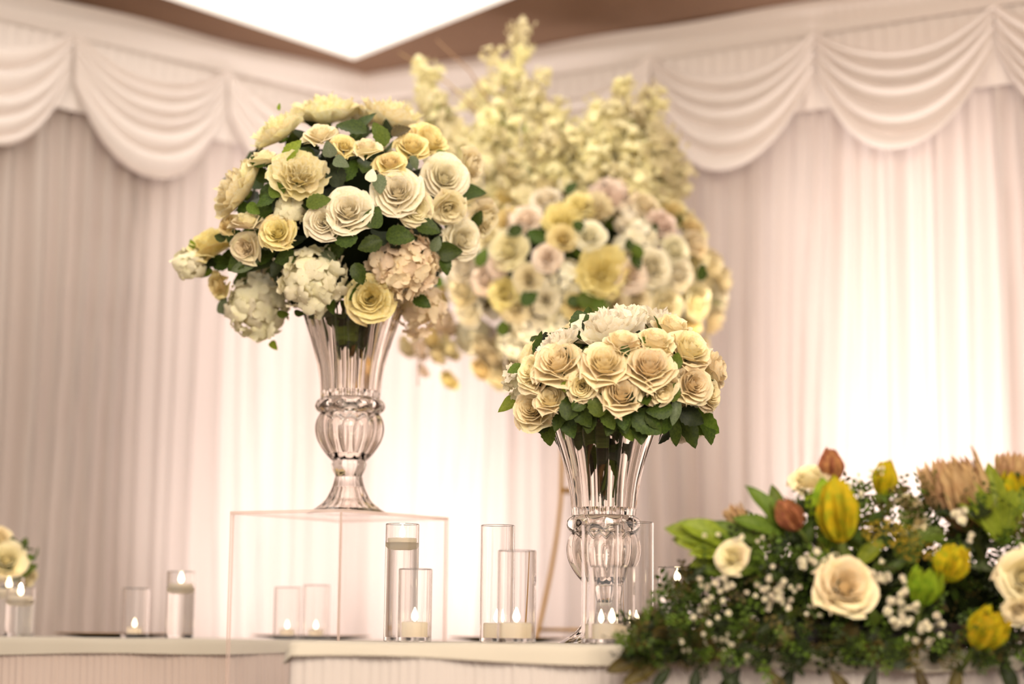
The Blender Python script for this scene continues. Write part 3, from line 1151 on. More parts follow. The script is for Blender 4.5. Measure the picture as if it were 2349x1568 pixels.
A.hyd(958, 705, 70, 'peach', (0.35, -0.8, -0.3), n=44)
A.hyd(668, 482, 42, 'green', (-0.1, -1, 0.1), n=26, fs=0.42)
# buds
for (x, y, L, a) in ((852, 402, 34, 80), (440, 560, 26, 120), (628, 792, 26, -60)):
    A.leaf(x, y, L, a, 'round', 'hyd_green' if y < 500 else 'leaf_light', name='bud' if y < 500 else 'leaf', k=1.05)
for (x, y, L, a, kd, mk) in (
        (1082, 440, 62, 10, 'round', 'leaf'), (1033, 577, 56, 0, 'round', 'leaf'), (1022, 608, 44, -70, 'rose', 'leaf'), (858, 497, 60, 70, 'round', 'leaf'),
        (915, 540, 70, -10, 'rose', 'leaf'), (808, 292, 76, 160, 'rose', 'leaf'), (872, 308, 66, 110, 'rose', 'leaf_mid'), (668, 345, 62, 60, 'rose', 'leaf_light'),
        (755, 342, 42, 100, 'round', 'leaf_grey'), (782, 372, 40, -20, 'round', 'leaf_grey'), (728, 462, 60, 20, 'rose', 'leaf_mid'), (632, 432, 50, 120, 'round', 'leaf_mid'),
        (822, 626, 54, -70, 'rose', 'leaf'), (512, 700, 46, 95, 'round', 'leaf_grey'), (966, 690, 48, -30, 'rose', 'leaf'), (1094, 503, 44, 50, 'rose', 'leaf'),
        (648, 720, 30, -10, 'rose', 'leaf_mid'), (685, 718, 26, -20, 'rose', 'leaf'), (1010, 350, 24, 30, 'rose', 'leaf_mid'), (590, 370, 44, 150, 'rose', 'leaf'),
        (610, 460, 50, 200, 'rose', 'leaf'), (580, 478, 40, -40, 'rose', 'leaf_mid'), (850, 560, 60, 200, 'rose', 'leaf'), (980, 520, 60, -15, 'rose', 'leaf'),
        (1000, 560, 40, 60, 'rose', 'leaf_grey'), (545, 600, 60, 215, 'rose', 'leaf'), (470, 625, 40, 200, 'rose', 'leaf_mid'), (445, 583, 26, 80, 'rose', 'leaf'),
        (505, 545, 30, 160, 'rose', 'leaf'), (790, 545, 66, 180, 'rose', 'leaf'), (870, 420, 50, -80, 'rose', 'leaf_grey'), (950, 372, 36, -60, 'rose', 'leaf_grey'),
        (918, 300, 50, 30, 'rose', 'leaf_brown'), (560, 610, 70, 20, 'long', 'leaf_grey'), (760, 700, 40, -90, 'rose', 'leaf'), (640, 245, 18, 100, 'rose', 'leaf_light')):
    A.leaf(x, y, L, a, kd, mk, tilt=A.rnd.uniform(-.1, .4))
A.fill_leaves(230, 0.55, 0.86, 0.08, ['rose', 'rose', 'round'], ['leaf', 'leaf_deep', 'leaf_deep', 'leaf_grey', 'leaf'])
for (x, y, L, a) in ((615, 445, 60, 230), (598, 520, 56, 200), (540, 545, 60, 160), (530, 590, 64, 190), (655, 590, 56, 200), (560, 480, 50, 120), (605, 590, 56, 30), (640, 470, 44, 60), (500, 600, 60, 170), (600, 400, 50, 130), (640, 620, 50, 240), (700, 350, 50, 150), (770, 400, 70, 100), (800, 390, 66, 60), (560, 640, 56, 200), (470, 600, 56, 10)):
    A.leaf(x, y, L, a, 'rose', A.rnd.choice(['leaf', 'leaf_deep', 'leaf']), k=0.88)
# blooms on the far side, seen from the side or behind
for q in sph(30, A.rnd, 0.08):
    if q.y > 0.3 and q.z > -0.7:
        P = A.c + Vector((q.x * A.ax[0], q.y * A.ax[1], q.z * A.ax[2])) * 0.95
        fn_ = put_rose if A.rnd.random() < 0.6 else put_peony
        fn_(A.root, P - A.base, q, A.rnd.uniform(.05, .08), A.rnd.choice(['white']), A.rnd, detail=False)


def stems(arr, n, r0, zbot, rb, leafy_n, mats=('stem', 'stem', 'stem_brown'), ztop=0.03):
    rnd = arr.rnd
    for i in range(n):
        a = 2 * PI * i / n + rnd.uniform(-.2, .2)
        rr = r0 * math.sqrt(rnd.random())
        p1 = Vector((rr * math.cos(a), rr * math.sin(a), ztop))
        p0 = Vector((rb * rnd.random() * math.cos(a + .5), rb * rnd.random() * math.sin(a + .5), zbot + rnd.uniform(0, .05)))
        mb = MB(); mb.tube([p1, p1.lerp(p0, .5) * Vector((1, 1, 1)).length / math.sqrt(3), p0], 0.0035, 6)
        ob('stem', mb.mesh('stem', M[rnd.choice(mats)]), arr.root)
    for i in range(leafy_n):
        a = rnd.random() * 6.28
        z = rnd.uniform(zbot * 0.4, -0.01)
        rr = r0 * rnd.uniform(.2, .8) * (1 + z * 1.5)
        put_leaf(arr.root, Vector((rr * math.cos(a), rr * math.sin(a), z)), (math.cos(a) * .2, math.sin(a) * .2, -1), (math.cos(a), math.sin(a), .1), 0.07, 'rose', rnd.choice(['leaf', 'leaf_deep', 'leaf_mid']), rnd)


# dark foliage tucked into the mouth of the vase
stems(A1, 14, 0.085, -0.16, 0.05, 70)

# ------------------------------------------------------------------ arrangement 2 (right, on the front table)
rim2 = V2 + Vector((0, 0, VH))
c2 = PY(1405, 875, 5.44)
A2 = Arr('flower_arrangement', rim2, c2, (0.275, 0.27, 0.185), 'domed arrangement of peach-ivory roses over dark leaves in the right vase', seed=17)
A = A2
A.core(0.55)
for (x, y, r, k, fc, ly) in (
        (1280, 830, 58, 'peach', (-0.25, -0.8, 0.5), (4, 4, 4)), (1385, 832, 55, 'peach', (0.0, -0.85, 0.5), (4, 4, 4)), (1490, 838, 56, 'peach', (0.05, -0.85, 0.45), (4, 4, 4)),
        (1425, 902, 48, 'peach', (0.1, -0.9, 0.4), (4, 4, 4)), (1582, 800, 54, 'peach', (0.45, -0.7, 0.5), (4, 4, 4)), (1503, 782, 46, 'peach', (0.2, -0.6, 0.8), (4, 4, 4)),
        (1590, 880, 46, 'peach', (0.4, -0.9, 0.1), (4, 4, 4)), (1225, 852, 48, 'peach', (-0.6, -0.6, 0.3), (4, 4, 4)), (1263, 915, 36, 'peach', (-0.2, -0.8, 0.6), (3, 4, 4)),
        (1222, 938, 46, 'peach', (-0.35, -0.9, 0.1), (4, 4, 4)), (1545, 752, 46, 'peach', (0.3, -0.5, 0.8), (4, 4, 4)), (1425, 782, 40, 'peach', (0, -0.5, 0.85), (3, 4, 4)),
        (1335, 886, 38, 'peach', (-0.1, -0.95, -0.2), (3, 4, 4)), (1625, 903, 38, 'peach', (0.7, -0.6, 0), (3, 4, 4)), (1515, 893, 42, 'peach', (0.2, -0.7, -0.5), (3, 4, 4)),
        (1640, 850, 46, 'peach', (0.85, -0.3, 0.1), (4, 4, 4))):
    A.rose(x, y, r, k, fc, layers=ly)
A.peony(1392, 742, 88, 'white', (-0.15, -0.45, 0.85), dep=-0.12)
A.peony(1455, 722, 60, 'white', (0.2, -0.4, 0.85), dep=-0.02)
A.peony(1525, 728, 56, 'white', (0.45, -0.2, 0.85), dep=0.03)
A.peony(1275, 780, 52, 'white', (-0.5, -0.4, 0.75))
A.peony(1622, 820, 52, 'white', (0.9, -0.1, 0.3), dep=0.05)
A.peony(1610, 945, 64, 'white', (0.7, -0.1, -0.4), dep=0.12)
A.peony(1585, 995, 46, 'white', (0.35, -0.2, -0.9), dep=0.12)
A.hyd(1192, 872, 38, 'white', (-0.8, -0.5, 0.1), n=24, fs=0.42)
for (x, y, L, a, kd, mk) in (
        (1172, 924, 66, 200, 'round', 'leaf_light'), (1184, 845, 40, 195, 'rose', 'leaf_mid'), (1308, 932, 70, 75, 'rose', 'leaf'), (1335, 950, 66, -60, 'rose', 'leaf'),
        (1304, 975, 58, -70, 'rose', 'leaf'), (1370, 926, 66, 100, 'rose', 'leaf_mid'), (1352, 968, 50, -100, 'rose', 'leaf'), (1482, 968, 84, -35, 'rose', 'leaf'),
        (1468, 985, 66, -80, 'rose', 'leaf'), (1515, 940, 62, 190, 'rose', 'leaf'), (1428, 960, 52, -80, 'rose', 'leaf'), (1548, 985, 76, -80, 'long', 'leaf'),
        (1578, 985, 84, -55, 'rose', 'leaf'), (1610, 968, 90, -35, 'rose', 'leaf_mid'), (1622, 985, 70, -65, 'rose', 'leaf'), (1585, 955, 66, -25, 'rose', 'leaf_deep'),
        (1550, 940, 66, -100, 'long', 'leaf_grey'), (1240, 975, 54, 200, 'rose', 'leaf'), (1258, 995, 52, -85, 'rose', 'leaf_mid'), (1396, 962, 50, -60, 'rose', 'leaf_mid'),
        (1434, 802, 34, 80, 'rose', 'leaf'), (1552, 828, 44, 70, 'rose', 'leaf_mid'), (1560, 748, 30, 110, 'rose', 'leaf_mid'), (1300, 888, 34, -45, 'rose', 'leaf_light'),
        (1615, 868, 34, -60, 'rose', 'leaf'), (1282, 965, 48, -120, 'rose', 'leaf'), (1330, 925, 48, 40, 'rose', 'leaf'), (1500, 962, 54, -50, 'rose', 'leaf'), (1545, 900, 50, 60, 'rose', 'leaf_mid'),
        (1440, 985, 54, -65, 'rose', 'leaf_mid'), (1400, 978, 44, 250, 'rose', 'leaf'), (1530, 965, 60, -95, 'rose', 'leaf')):
    A.leaf(x, y, L, a, kd, mk, tilt=A.rnd.uniform(-.1, .35))
A.fill_leaves(150, 0.6, 0.85, 0.07, ['rose'], ['leaf', 'leaf_deep', 'leaf', 'leaf_mid'])
for q in sph(30, A.rnd, 0.08):
    if q.y > 0.2 and q.z > -0.5:
        P = A.c + Vector((q.x * A.ax[0], q.y * A.ax[1], q.z * A.ax[2])) * 0.95
        put_rose(A.root, P - A.base, q, A.rnd.uniform(.055, .075), 'peach', A.rnd, detail=False)
stems(A2, 22, 0.085, -0.25, 0.03, 20, ('stem', 'stem_brown', 'stem'))

# ------------------------------------------------------------------ arrangement 3 (behind, on the tall gold stand)
Y3 = 7.15
base3 = Vector((PY(1330, 1100, Y3).x, Y3, 0.0))
c3 = PY(1325, 640, Y3)
st = empty('flower_stand', base3, 'tall gold wire flower stand behind the right vase', 'stand')


def stand_at(px, py): return PY(px, py, Y3)


zt3 = PY(1330, 900, Y3).z
z_ring = PY(1300, 1125, Y3).z
z_low = PY(1280, 1444, Y3).z
hw_top, hw_ring, hw_low = 0.062, 0.066, 0.145
for sx in (-1, 1):
    for sy in (-1, 1):
        pts = []
        for z in np.linspace(0.0, zt3, 22):
            if z > z_ring: h = hw_ring + (hw_top - hw_ring) * (z - z_ring) / (zt3 - z_ring)
            else:
                t = (z_ring - z) / (z_ring - z_low)
                h = hw_ring + (hw_low - hw_ring) * min(t, 1.6) ** 1.5
            pts.append((sx * h, sy * h, z))
        mb = MB(); mb.tube(pts, 0.0065, 8)
        ob('leg', mb.mesh('leg', M['gold']), st)
for nm, z, h in (('ring', z_ring, hw_ring), ('ring', z_low, hw_low), ('ring', zt3, hw_top)):
    mb = MB()
    q = [(-h, -h, z), (h, -h, z), (h, h, z), (-h, h, z)]
    for i in range(4): mb.tube([q[i], q[(i + 1) % 4]], 0.006, 6)
    ob(nm, mb.mesh(nm, M['gold']), st)
mb = MB(); mb.box((-0.085, -0.085, zt3), (0.085, 0.085, zt3 + 0.012))
ob('top_plate', mb.mesh('top_plate', M['gold'], False), st)

A3 = Arr('flower_arrangement', Vector((base3.x, Y3, zt3 + 0.012)), c3, (0.50, 0.42, 0.36), 'large blurred cloud of ivory and blush flowers with tall blossom branches, on gold stand', seed=77)
A = A3
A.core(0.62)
for (x, y, r, k) in (
        (1250, 455, 34, 'cool'), (1205, 500, 37, 'blush'), (1353, 540, 36, 'cool'), (1255, 590, 34, 'blush'), (1165, 572, 46, 'white'), (1062, 615, 42, 'cool'),
        (1060, 665, 40, 'white'), (1072, 712, 38, 'cool'), (1155, 675, 40, 'yellow'), (1178, 708, 34, 'white'), (1325, 705, 32, 'yellow'), (1450, 632, 40, 'blush'),
        (1500, 612, 44, 'cool'), (1560, 628, 38, 'cool'), (1640, 608, 38, 'white'), (1602, 690, 42, 'white'), (1640, 732, 36, 'white'), (1530, 702, 42, 'white'),
        (1585, 755, 36, 'yellow'), (1520, 512, 38, 'blush'), (1550, 570, 36, 'cool'), (1600, 558, 32, 'white'), (1480, 470, 36, 'white'), (1110, 640, 36, 'blush'),
        (1140, 605, 30, 'blush'), (1290, 545, 34, 'yellow'), (1120, 545, 30, 'white'), (1100, 480, 36, 'white'), (1160, 450, 34, 'yellow'), (1410, 700, 36, 'white'),
        (1460, 690, 36, 'white'), (1480, 745, 40, 'yellow'), (1360, 760, 40, 'cool'), (1210, 640, 34, 'white'), (1550, 480, 36, 'yellow'), (1590, 520, 32, 'yellow'),
        (1610, 800, 28, 'white'), (1560, 800, 34, 'cool'), (1060, 560, 36, 'white'), (1010, 690, 34, 'yellow'), (1250, 690, 32, 'cool'), (1330, 470, 36, 'yellow')):
    A.rose(x, y, r, k, detail=False)
for (x, y, r, k) in ((1290, 500, 46, 'gold'), (1365, 470, 44, 'cream'), (1412, 442, 58, 'blush'), (1386, 622, 62, 'gold'), (1240, 420, 44, 'cream'), (1160, 500, 30, 'gold')):
    A.peony(x, y, r, k, detail=False)
for (x, y, r, k) in ((1470, 545, 50, 'white'), (1440, 500, 46, 'white'), (1300, 640, 50, 'white'), (1240, 655, 44, 'white'), (1225, 742, 50, 'white'), (1295, 735, 48, 'white'),
                     (1090, 768, 58, 'green'), (1180, 780, 44, 'white'), (1430, 570, 36, 'green'), (1505, 660, 46, 'white'), (1440, 770, 46, 'white'), (1020, 740, 40, 'peach')):
    A.hyd(x, y, r, k, detail=False)
# lower tassels of blooms
for (x, y, r, k) in ((1130, 822, 42, 'white'), (1145, 872, 34, 'white'), (1030, 872, 26, 'yellow'), (960, 800, 30, 'blush'), (1000, 812, 26, 'white'), (1105, 850, 30, 'yellow'), (1190, 830, 36, 'white'), (1110, 800, 38, 'white'), (1175, 865, 34, 'white'), (1030, 800, 30, 'white'), (990, 780, 32, 'yellow'), (930, 795, 26, 'white'), (1660, 640, 34, 'white'), (1620, 650, 38, 'white'), (1650, 690, 36, 'cool'), (1590, 610, 34, 'white'), (970, 850, 18, 'blush'), (1160, 800, 34, 'yellow')):
    A.rose(x, y, r, k, dep=-0.02, detail=False)
for (x, y, L, a) in ((1215, 680, 56, 60), (1458, 572, 52, 120), (1443, 560, 30, 80), (1155, 750, 44, 80), (1016, 803, 48, -40), (1318, 690, 40, 10), (1230, 540, 50, 150),
                     (1180, 530, 44, 200), (1330, 520, 40, -30), (1350, 690, 60, -20), (1380, 700, 50, 20), (1610, 625, 44, 70), (1460, 600, 40, -60), (1000, 640, 50, 140), (1310, 430, 40, 60), (1105, 590, 50, 80)):
    A.leaf(x, y, L, a, 'rose', A.rnd.choice(['leaf', 'leaf_mid', 'leaf']), k=1.06)
A.fill_leaves(130, 0.6, 0.95, 0.085, ['rose', 'long'], ['leaf', 'leaf_mid', 'leaf_brown'])
for q in sph(60, A.rnd, 0.08):
    if q.y > 0.1:
        P = A.c + Vector((q.x * A.ax[0], q.y * A.ax[1], q.z * A.ax[2])) * 0.95
        put_rose(A.root, P - A.base, q, A.rnd.uniform(.05, .075), A.rnd.choice(['white', 'cool', 'blush']), A.rnd, detail=False)

# flowering branches
clus = []
for j in range(3):
    rr = random.Random(300 + j)
    mb = MB()
    for q in sph(24, rr, 0.3):
        me = rr.choice(FLORET['blossom'])
        mb.add([tuple(v.co) for v in me.vertices], [tuple(p.vertices) for p in me.polygons], orient(q * rr.uniform(.3, 1.25), q + Vector((rr.gauss(0, .5), rr.gauss(0, .5), rr.gauss(0, .5))), rr.uniform(.22, .42), rr.random() * 6))
    clus.append(mb.mesh('blossom_cluster', M['blossom']))
root_px = (1290, 440)
for (tx, ty, dep, nb, cr) in ((968, 150, -0.05, 20, 30), (975, 170, -.02, 14, 26), (1190, 62, 0.0, 17, 34), (1150, 130, 0.1, 12, 30), (1490, 190, 0.0, 14, 30), (1425, 175, -0.1, 15, 28), (1105, 190, 0.12, 13, 28), (1240, 170, -0.1, 14, 34),
                              (1345, 260, -0.1, 13, 36), (1060, 320, -0.1, 12, 38), (1120, 280, -0.15, 13, 38), (1180, 290, 0.05, 12, 38), (1500, 300, -0.1, 12, 38), (1450, 330, -0.15, 12, 40),
                              (1260, 320, -0.15, 12, 40), (1400, 300, 0.1, 12, 36), (1070, 390, -0.05, 10, 38), (1520, 390, 0.05, 10, 34), (1330, 350, -0.2, 10, 38), (1190, 370, -0.2, 10, 40), (1000, 215, -0.03, 12, 30), (1030, 280, -0.03, 12, 36), (1290, 250, 0, 15, 38), (1310, 300, -0.15, 15, 40), (1385, 240, -.05, 14, 36), (1230, 250, -.1, 14, 38), (1150, 230, -.05, 13, 36), (1480, 250, .05, 14, 36), (1540, 330, 0.02, 12, 34), (1430, 400, -.2, 10, 40)):
    fx = root_px[0] + (tx - root_px[0]) * 0.35
    p0 = PY(fx, 470, Y3 - 0.02)
    p1 = PY(tx, ty, Y3 + dep)
    rr = A.rnd
    bend = Vector((0.05 * (1 if tx > 1290 else -1), 0, -0.02))
    pts = []
    for i in range(9):
        t = i / 8
        pts.append(p0.lerp(p1, t) - A.base + bend * math.sin(PI * t) * 1.5)
    mb = MB(); mb.tube(pts, 0.006, 5, 0.002)
    br = ob('blossom_branch', mb.mesh('blossom_branch', M['stem_brown']), A.root)
    for i in range(nb):
        t = 0.30 + 0.70 * (i + 0.5) / nb
        k = t * 8
        P = pts[int(k)].lerp(pts[min(8, int(k) + 1)], k - int(k))
        sp = 0.050 * (1.35 - t)
        P = P + Vector((rr.gauss(0, sp), rr.gauss(0, sp), rr.gauss(0, sp * .6)))
        R = cr * Y3 / FPX * rr.uniform(.75, 1.15) * (1.15 - 0.35 * t)
        ob('blossom_cluster', rr.choice(clus), br, orient(P, (rr.gauss(0, 1), rr.gauss(0, 1) - .5, rr.gauss(0, 1) + .3), R))
    for i in range(5):
        k = rr.uniform(2, 7)
        P = pts[int(k)].lerp(pts[min(8, int(k) + 1)], k - int(k))
        put_leaf(br, P, (rr.gauss(0, 1), rr.gauss(0, 1), .6), (0, -1, .5), 0.06, 'rose', rr.choice(['leaf_light', 'leaf_light', 'leaf_mid']), rr)
# bare pale twigs
for (ax, ay, bx, by) in ((1140, 260, 1002, 92), (1120, 280, 915, 120), (1300, 300, 1210, 190)):
    mb = MB(); p0, p1 = PY(ax, ay, Y3) - A.base, PY(bx, by, Y3 + .05) - A.base
    mb.tube([p0, p0.lerp(p1, .5) + Vector((.012, 0, .02)), p1], 0.004, 5, 0.0018)
    ob('twig', mb.mesh('twig', M['bract_beige']), A.root)
# hanging crystal strands
for (x, y, n) in ((1108, 370, 7), (1095, 395, 5), (1165, 470, 6), (1010, 420, 5), (1195, 280, 6), (1285, 415, 5), (1160, 790, 8), (960, 800, 8)):
    mb = MB()
    P = PY(x, y, Y3 - .38) - A.base
    for i in range(n):
        mb.lathe([(0.001, -.007), (0.006, 0), (0.001, .007)], 6, c=(P.x, P.y, P.z - i * 0.017), close=False)
    mb.tube([(P.x, P.y, P.z + .03), (P.x, P.y, P.z - n * 0.017)], 0.0006, 4)
    ob('crystal_strand', mb.mesh('crystal_strand', M['crystal'], False), A.root)

# trailing yellow-white blossom at the right shoulder
mb = MB()
arc = [PY(x, y, Y3 - 0.12) - A.base for x, y in ((1480, 455), (1530, 465), (1570, 500), (1598, 550), (1610, 600))]
mb.tube(arc, 0.003, 5)
br = ob('blossom_branch', mb.mesh('blossom_branch', M['stem']), A.root)
for i in range(14):
    k = i / 14 * 4
    P = arc[int(k)].lerp(arc[min(4, int(k) + 1)], k - int(k))
    ob('blossom_cluster', clus[i % 3], br, orient(P + Vector((0, 0, A.rnd.gauss(0, .01))), (0, -1, .5), 0.032))


# ------------------------------------------------------------------ candles and cylinders
def flame_mesh():
    mb = MB()
    mb.lathe([(0.0008, 0), (0.0045, 0.003), (0.0070, 0.008), (0.0064, 0.014), (0.0036, 0.021), (0.0008, 0.028)], 12)
    return mb.mesh('flame', M['flame'])


FL = flame_mesh()


def candle_parts(root, rw, hw, zrel, floating, flame_scale=1.0):
    mb = MB()
    if floating:
        mb.lathe([(rw * .45, 0), (rw * .72, hw * .12), (rw * .93, hw * .5), (rw, hw * .9), (rw * .97, hw), (rw * .86, hw * .96), (rw * .6, hw * .88)], 36)
    else:
        mb.lathe([(rw * .96, 0.001), (rw * .97, hw * .5), (rw * .97, hw * .93), (rw * .9, hw), (rw * .5, hw * .97)], 36)
    ob('wax', mb.mesh('wax', M['wax']), root, Matrix.Translation((0, 0, zrel)))
    mb = MB(); mb.tube([(0, 0, 0), (0.0005, 0, 0.008)], 0.0009, 6)
    zt = zrel + hw * .9
    ob('wick', mb.mesh('wick', M['wick']), root, Matrix.Translation((0, 0, zt)))
    ob('flame', FL, root, Matrix.Translation((0, 0, zt + 0.005)) @ Matrix.Scale(flame_scale, 4))
    l = bpy.data.lights.new('candlelight', 'POINT')
    l.energy, l.color, l.shadow_soft_size = 0.30, (1.0, 0.84, 0.62), 0.004
    lo = bpy.data.objects.new('candlelight', l)
    COL.objects.link(lo)
    lo.parent = root
    lo.location = (0, 0, zt - 0.007)    # the glow the flame sends down into the wax


def cylinder(pxl, pxr, ptop, pbase, Y, kind, label, clabel, zb=None, wy=None, group=None, waxtop=None):
    pm = (pxl + pxr) / 2
    P = PY(pm, pbase, Y)
    r = (pxr - pxl) / 2 * Y / FPX
    zb = ZT + 0.002
    top = PY(pm, ptop, Y).z
    Hh = top - zb
    root = empty('cylinder_vase', (P.x, Y, zb), label, 'glass cylinder', group)
    wall = 0.0028
    mb = MB()
    mb.lathe([(r - .001, 0.0), (r, 0.001), (r, Hh - .0015), (r - wall / 2, Hh), (r - wall, Hh - .0015), (r - wall, 0.0108)], 56)
    ob('glass_body', mb.mesh('glass_body', M['cylglass']), root)
    if kind == 'float':
        zw = PY(pm, waxtop, Y).z - zb     # top of wax
        hw = 0.032
        rw = r - wall - 0.003
        zl = zw - hw * .38
        mb = MB(); mb.lathe([(r - wall + .0004, 0.0112), (r - wall + .0004, zl)], 56)
        ob('water', mb.mesh('water', M['water']), root)
        c = empty('floating_candle', (P.x, Y, zb + zw - hw), clabel, 'candle')
        candle_parts(c, rw, hw, 0, True, 1.3)
    else:
        rw = min(0.0235, r - wall - 0.006) if kind == 'tea' else r - wall - 0.006
        hw = 0.019 if kind == 'tea' else 0.04
        c = empty('tealight' if kind == 'tea' else 'pillar_candle', (P.x, Y, zb + 0.0108), clabel, 'candle')
        if kind == 'tea':
            mb = MB()
            mb.lathe([(rw, 0), (rw + .0008, 0.001), (rw + .0012, hw + .005), (rw, hw + .005), (rw, hw)], 32, close=False)
            ob('cup', mb.mesh('cup', M['tealight_cup']), c)
        candle_parts(c, rw, hw, 0, False, 1.0 if kind == 'tea' else 1.3)


YA, YB = 6.43, 5.3
cylinder(-18, 48, 1322, 1464, YA + 0.1, 'float', 'glass cylinder cut by the left edge of the picture, leftmost of all', 'lit floating candle in the leftmost glass, cut by the picture edge', waxtop=1350)
cylinder(10, 75, 1346, 1466, YA - .05, 'float', 'short glass cylinder overlapping the one at the left edge', 'lit floating candle in second glass from the left edge', waxtop=1366)
cylinder(276, 339, 1348, 1465, YA, 'tea', 'near-empty glass cylinder with tealight left of the single floating-candle glass', 'tealight in the lone short glass on the left part of the table')
cylinder(379, 443, 1310, 1466, YA - 0.1, 'float', 'water-filled glass cylinder with floating candle, standing just left of the plinth', 'lit floating candle in the water glass just left of the plinth', waxtop=1338)
cylinder(627, 689, 1346, 1466, YA, 'tea', 'left of two short tealight glasses behind the clear plinth', 'tealight in the left short glass behind the plinth')
cylinder(693, 755, 1341, 1466, YA, 'tea', 'right of two short tealight glasses behind the clear plinth', 'tealight in the right short glass behind the plinth')
cylinder(880, 957, 1201, 1469, 5.42, 'float', 'tall water-filled glass cylinder in front of the right side of the plinth', 'lit floating candle high in the tall glass by the plinth', waxtop=1234)
cylinder(912, 989, 1304, 1469, 5.22, 'wide', 'medium glass cylinder in front of the tall floating-candle glass by the plinth', 'lit broad candle in the medium glass by the plinth')
cylinder(1100, 1178, 1204, 1471, 5.34, 'wide', 'tallest glass cylinder left of the right vase, behind a shorter one', 'lit broad candle in the tall glass left of the right vase')
cylinder(1140, 1228, 1262, 1475, 5.08, 'wide', 'medium glass cylinder left of the right vase, in front of a taller one', 'lit broad candle in the front glass left of the right vase')
cylinder(1334, 1418, 1203, 1475, 5.19, 'wide', 'tall glass cylinder right before the right vase, left of the tall pair', 'lit broad candle in the left tall glass before the right vase')
cylinder(1420, 1499, 1197, 1472, 5.28, 'wide', 'tall glass cylinder before the right vase, right of the tall pair', 'lit broad candle in the right tall glass before the right vase')
cylinder(1351, 1456, 1298, 1478, 5.03, 'wide', 'shorter wide glass cylinder in front of the right vase, nearest of the three', 'lit broad candle in the wide front glass before the right vase')
cylinder(1508, 1600, 1300, 1476, 5.2, 'float', 'glass cylinder partly hidden by the foliage at the right', 'lit floating candle beside the foliage right of the right vase', waxtop=1336)

# charger plates
for (px, lab) in ((262, 'dark charger plate behind the short glasses on the left'), (712, 'dark charger plate seen through the clear plinth'), (1165, 'dark charger plate behind the glasses left of the right vase')):
    P = PY(px, 1462, 6.65)
    t = empty('charger_plate', (P.x, 6.66, ZT + 0.001), lab, 'plate', 'charger plates on the rear table')
    mb = MB(); mb.lathe([(0.10, 0.0), (0.12, 0.002), (0.185, 0.010), (0.193, 0.0125), (0.185, 0.0135), (0.12, 0.006), (0.10, 0.004)], 64)
    ob('dish', mb.mesh('dish', M['plate']), t)
    mb = MB(); mb.lathe([(0.1935, 0.0118), (0.197, 0.0125), (0.1975, 0.0142), (0.1935, 0.0145)], 64, close=False)
    ob('gold_rim', mb.mesh('gold_rim', M['gold']), t)

# ------------------------------------------------------------------ small arrangement cut by the left edge
c4 = PY(-25, 1290, 6.68)
A4 = Arr('flower_arrangement', Vector((c4.x, 6.68, ZT)), c4, (0.15, 0.09, 0.10), 'small ivory rose arrangement cut by the left edge of the picture', seed=5)
A = A4
mb = MB(); mb.lathe([(0.05, 0.001), (0.06, 0.01), (0.065, 0.09), (0.06, 0.14), (0.055, 0.14)], 32)
A.core(0.6)
ob('bowl', mb.mesh('bowl', M['recess']), A.root)
A.rose(14, 1282, 44, 'white', (0.2, -0.9, 0.4)); A.rose(-60, 1260, 46, 'white'); A.rose(-50, 1330, 40, 'white'); A.rose(-10, 1232, 36, 'peach')
A.rose(62, 1328, 24, 'white', (0.6, -0.4, -0.5))
for (x, y, L, a, kd, mk) in ((45, 1254, 36, 30, 'rose', 'leaf'), (30, 1246, 34, 100, 'rose', 'leaf'), (56, 1245, 26, 70, 'rose', 'leaf_mid'), (48, 1272, 30, -30, 'rose', 'leaf'), (60, 1305, 50, 20, 'lance', 'leaf_mid'),
                             (40, 1298, 80, 35, 'lance', 'leaf_mid'), (20, 1318, 90, 12, 'lance', 'leaf_mid'), (5, 1305, 70, 200, 'lance', 'leaf'), (-30, 1215, 40, 100, 'rose', 'leaf_mid')):
    A.leaf(x, y, L, a, kd, mk, wide=1.4 if kd == 'lance' else 1)
A.fill_leaves(40, 0.6, 1.0, 0.045, ['rose', 'lance'], ['leaf', 'leaf_mid'])

# ------------------------------------------------------------------ foreground native arrangement at the right
Y5 = 4.86
c5 = PY(2000, 1385, Y5)
A5 = Arr('flower_arrangement', Vector((c5.x, Y5, ZT)), c5, (0.50, 0.26, 0.24), 'wide leafy arrangement with yellow bracts, white roses and tiny blossom at the right front', seed=99)
A = A5
ob('foliage_core', core('foam'), A.root, Matrix.Translation(c5 - A.base + Vector((0, 0, 0.03))) @ Matrix.Diagonal((0.36, 0.17, 0.10, 1)))
mb = MB(); mb.box((-0.30, -0.09, 0.002), (0.30, 0.09, 0.06))
ob('tray', mb.mesh('tray', M['plate'], False), A.root)


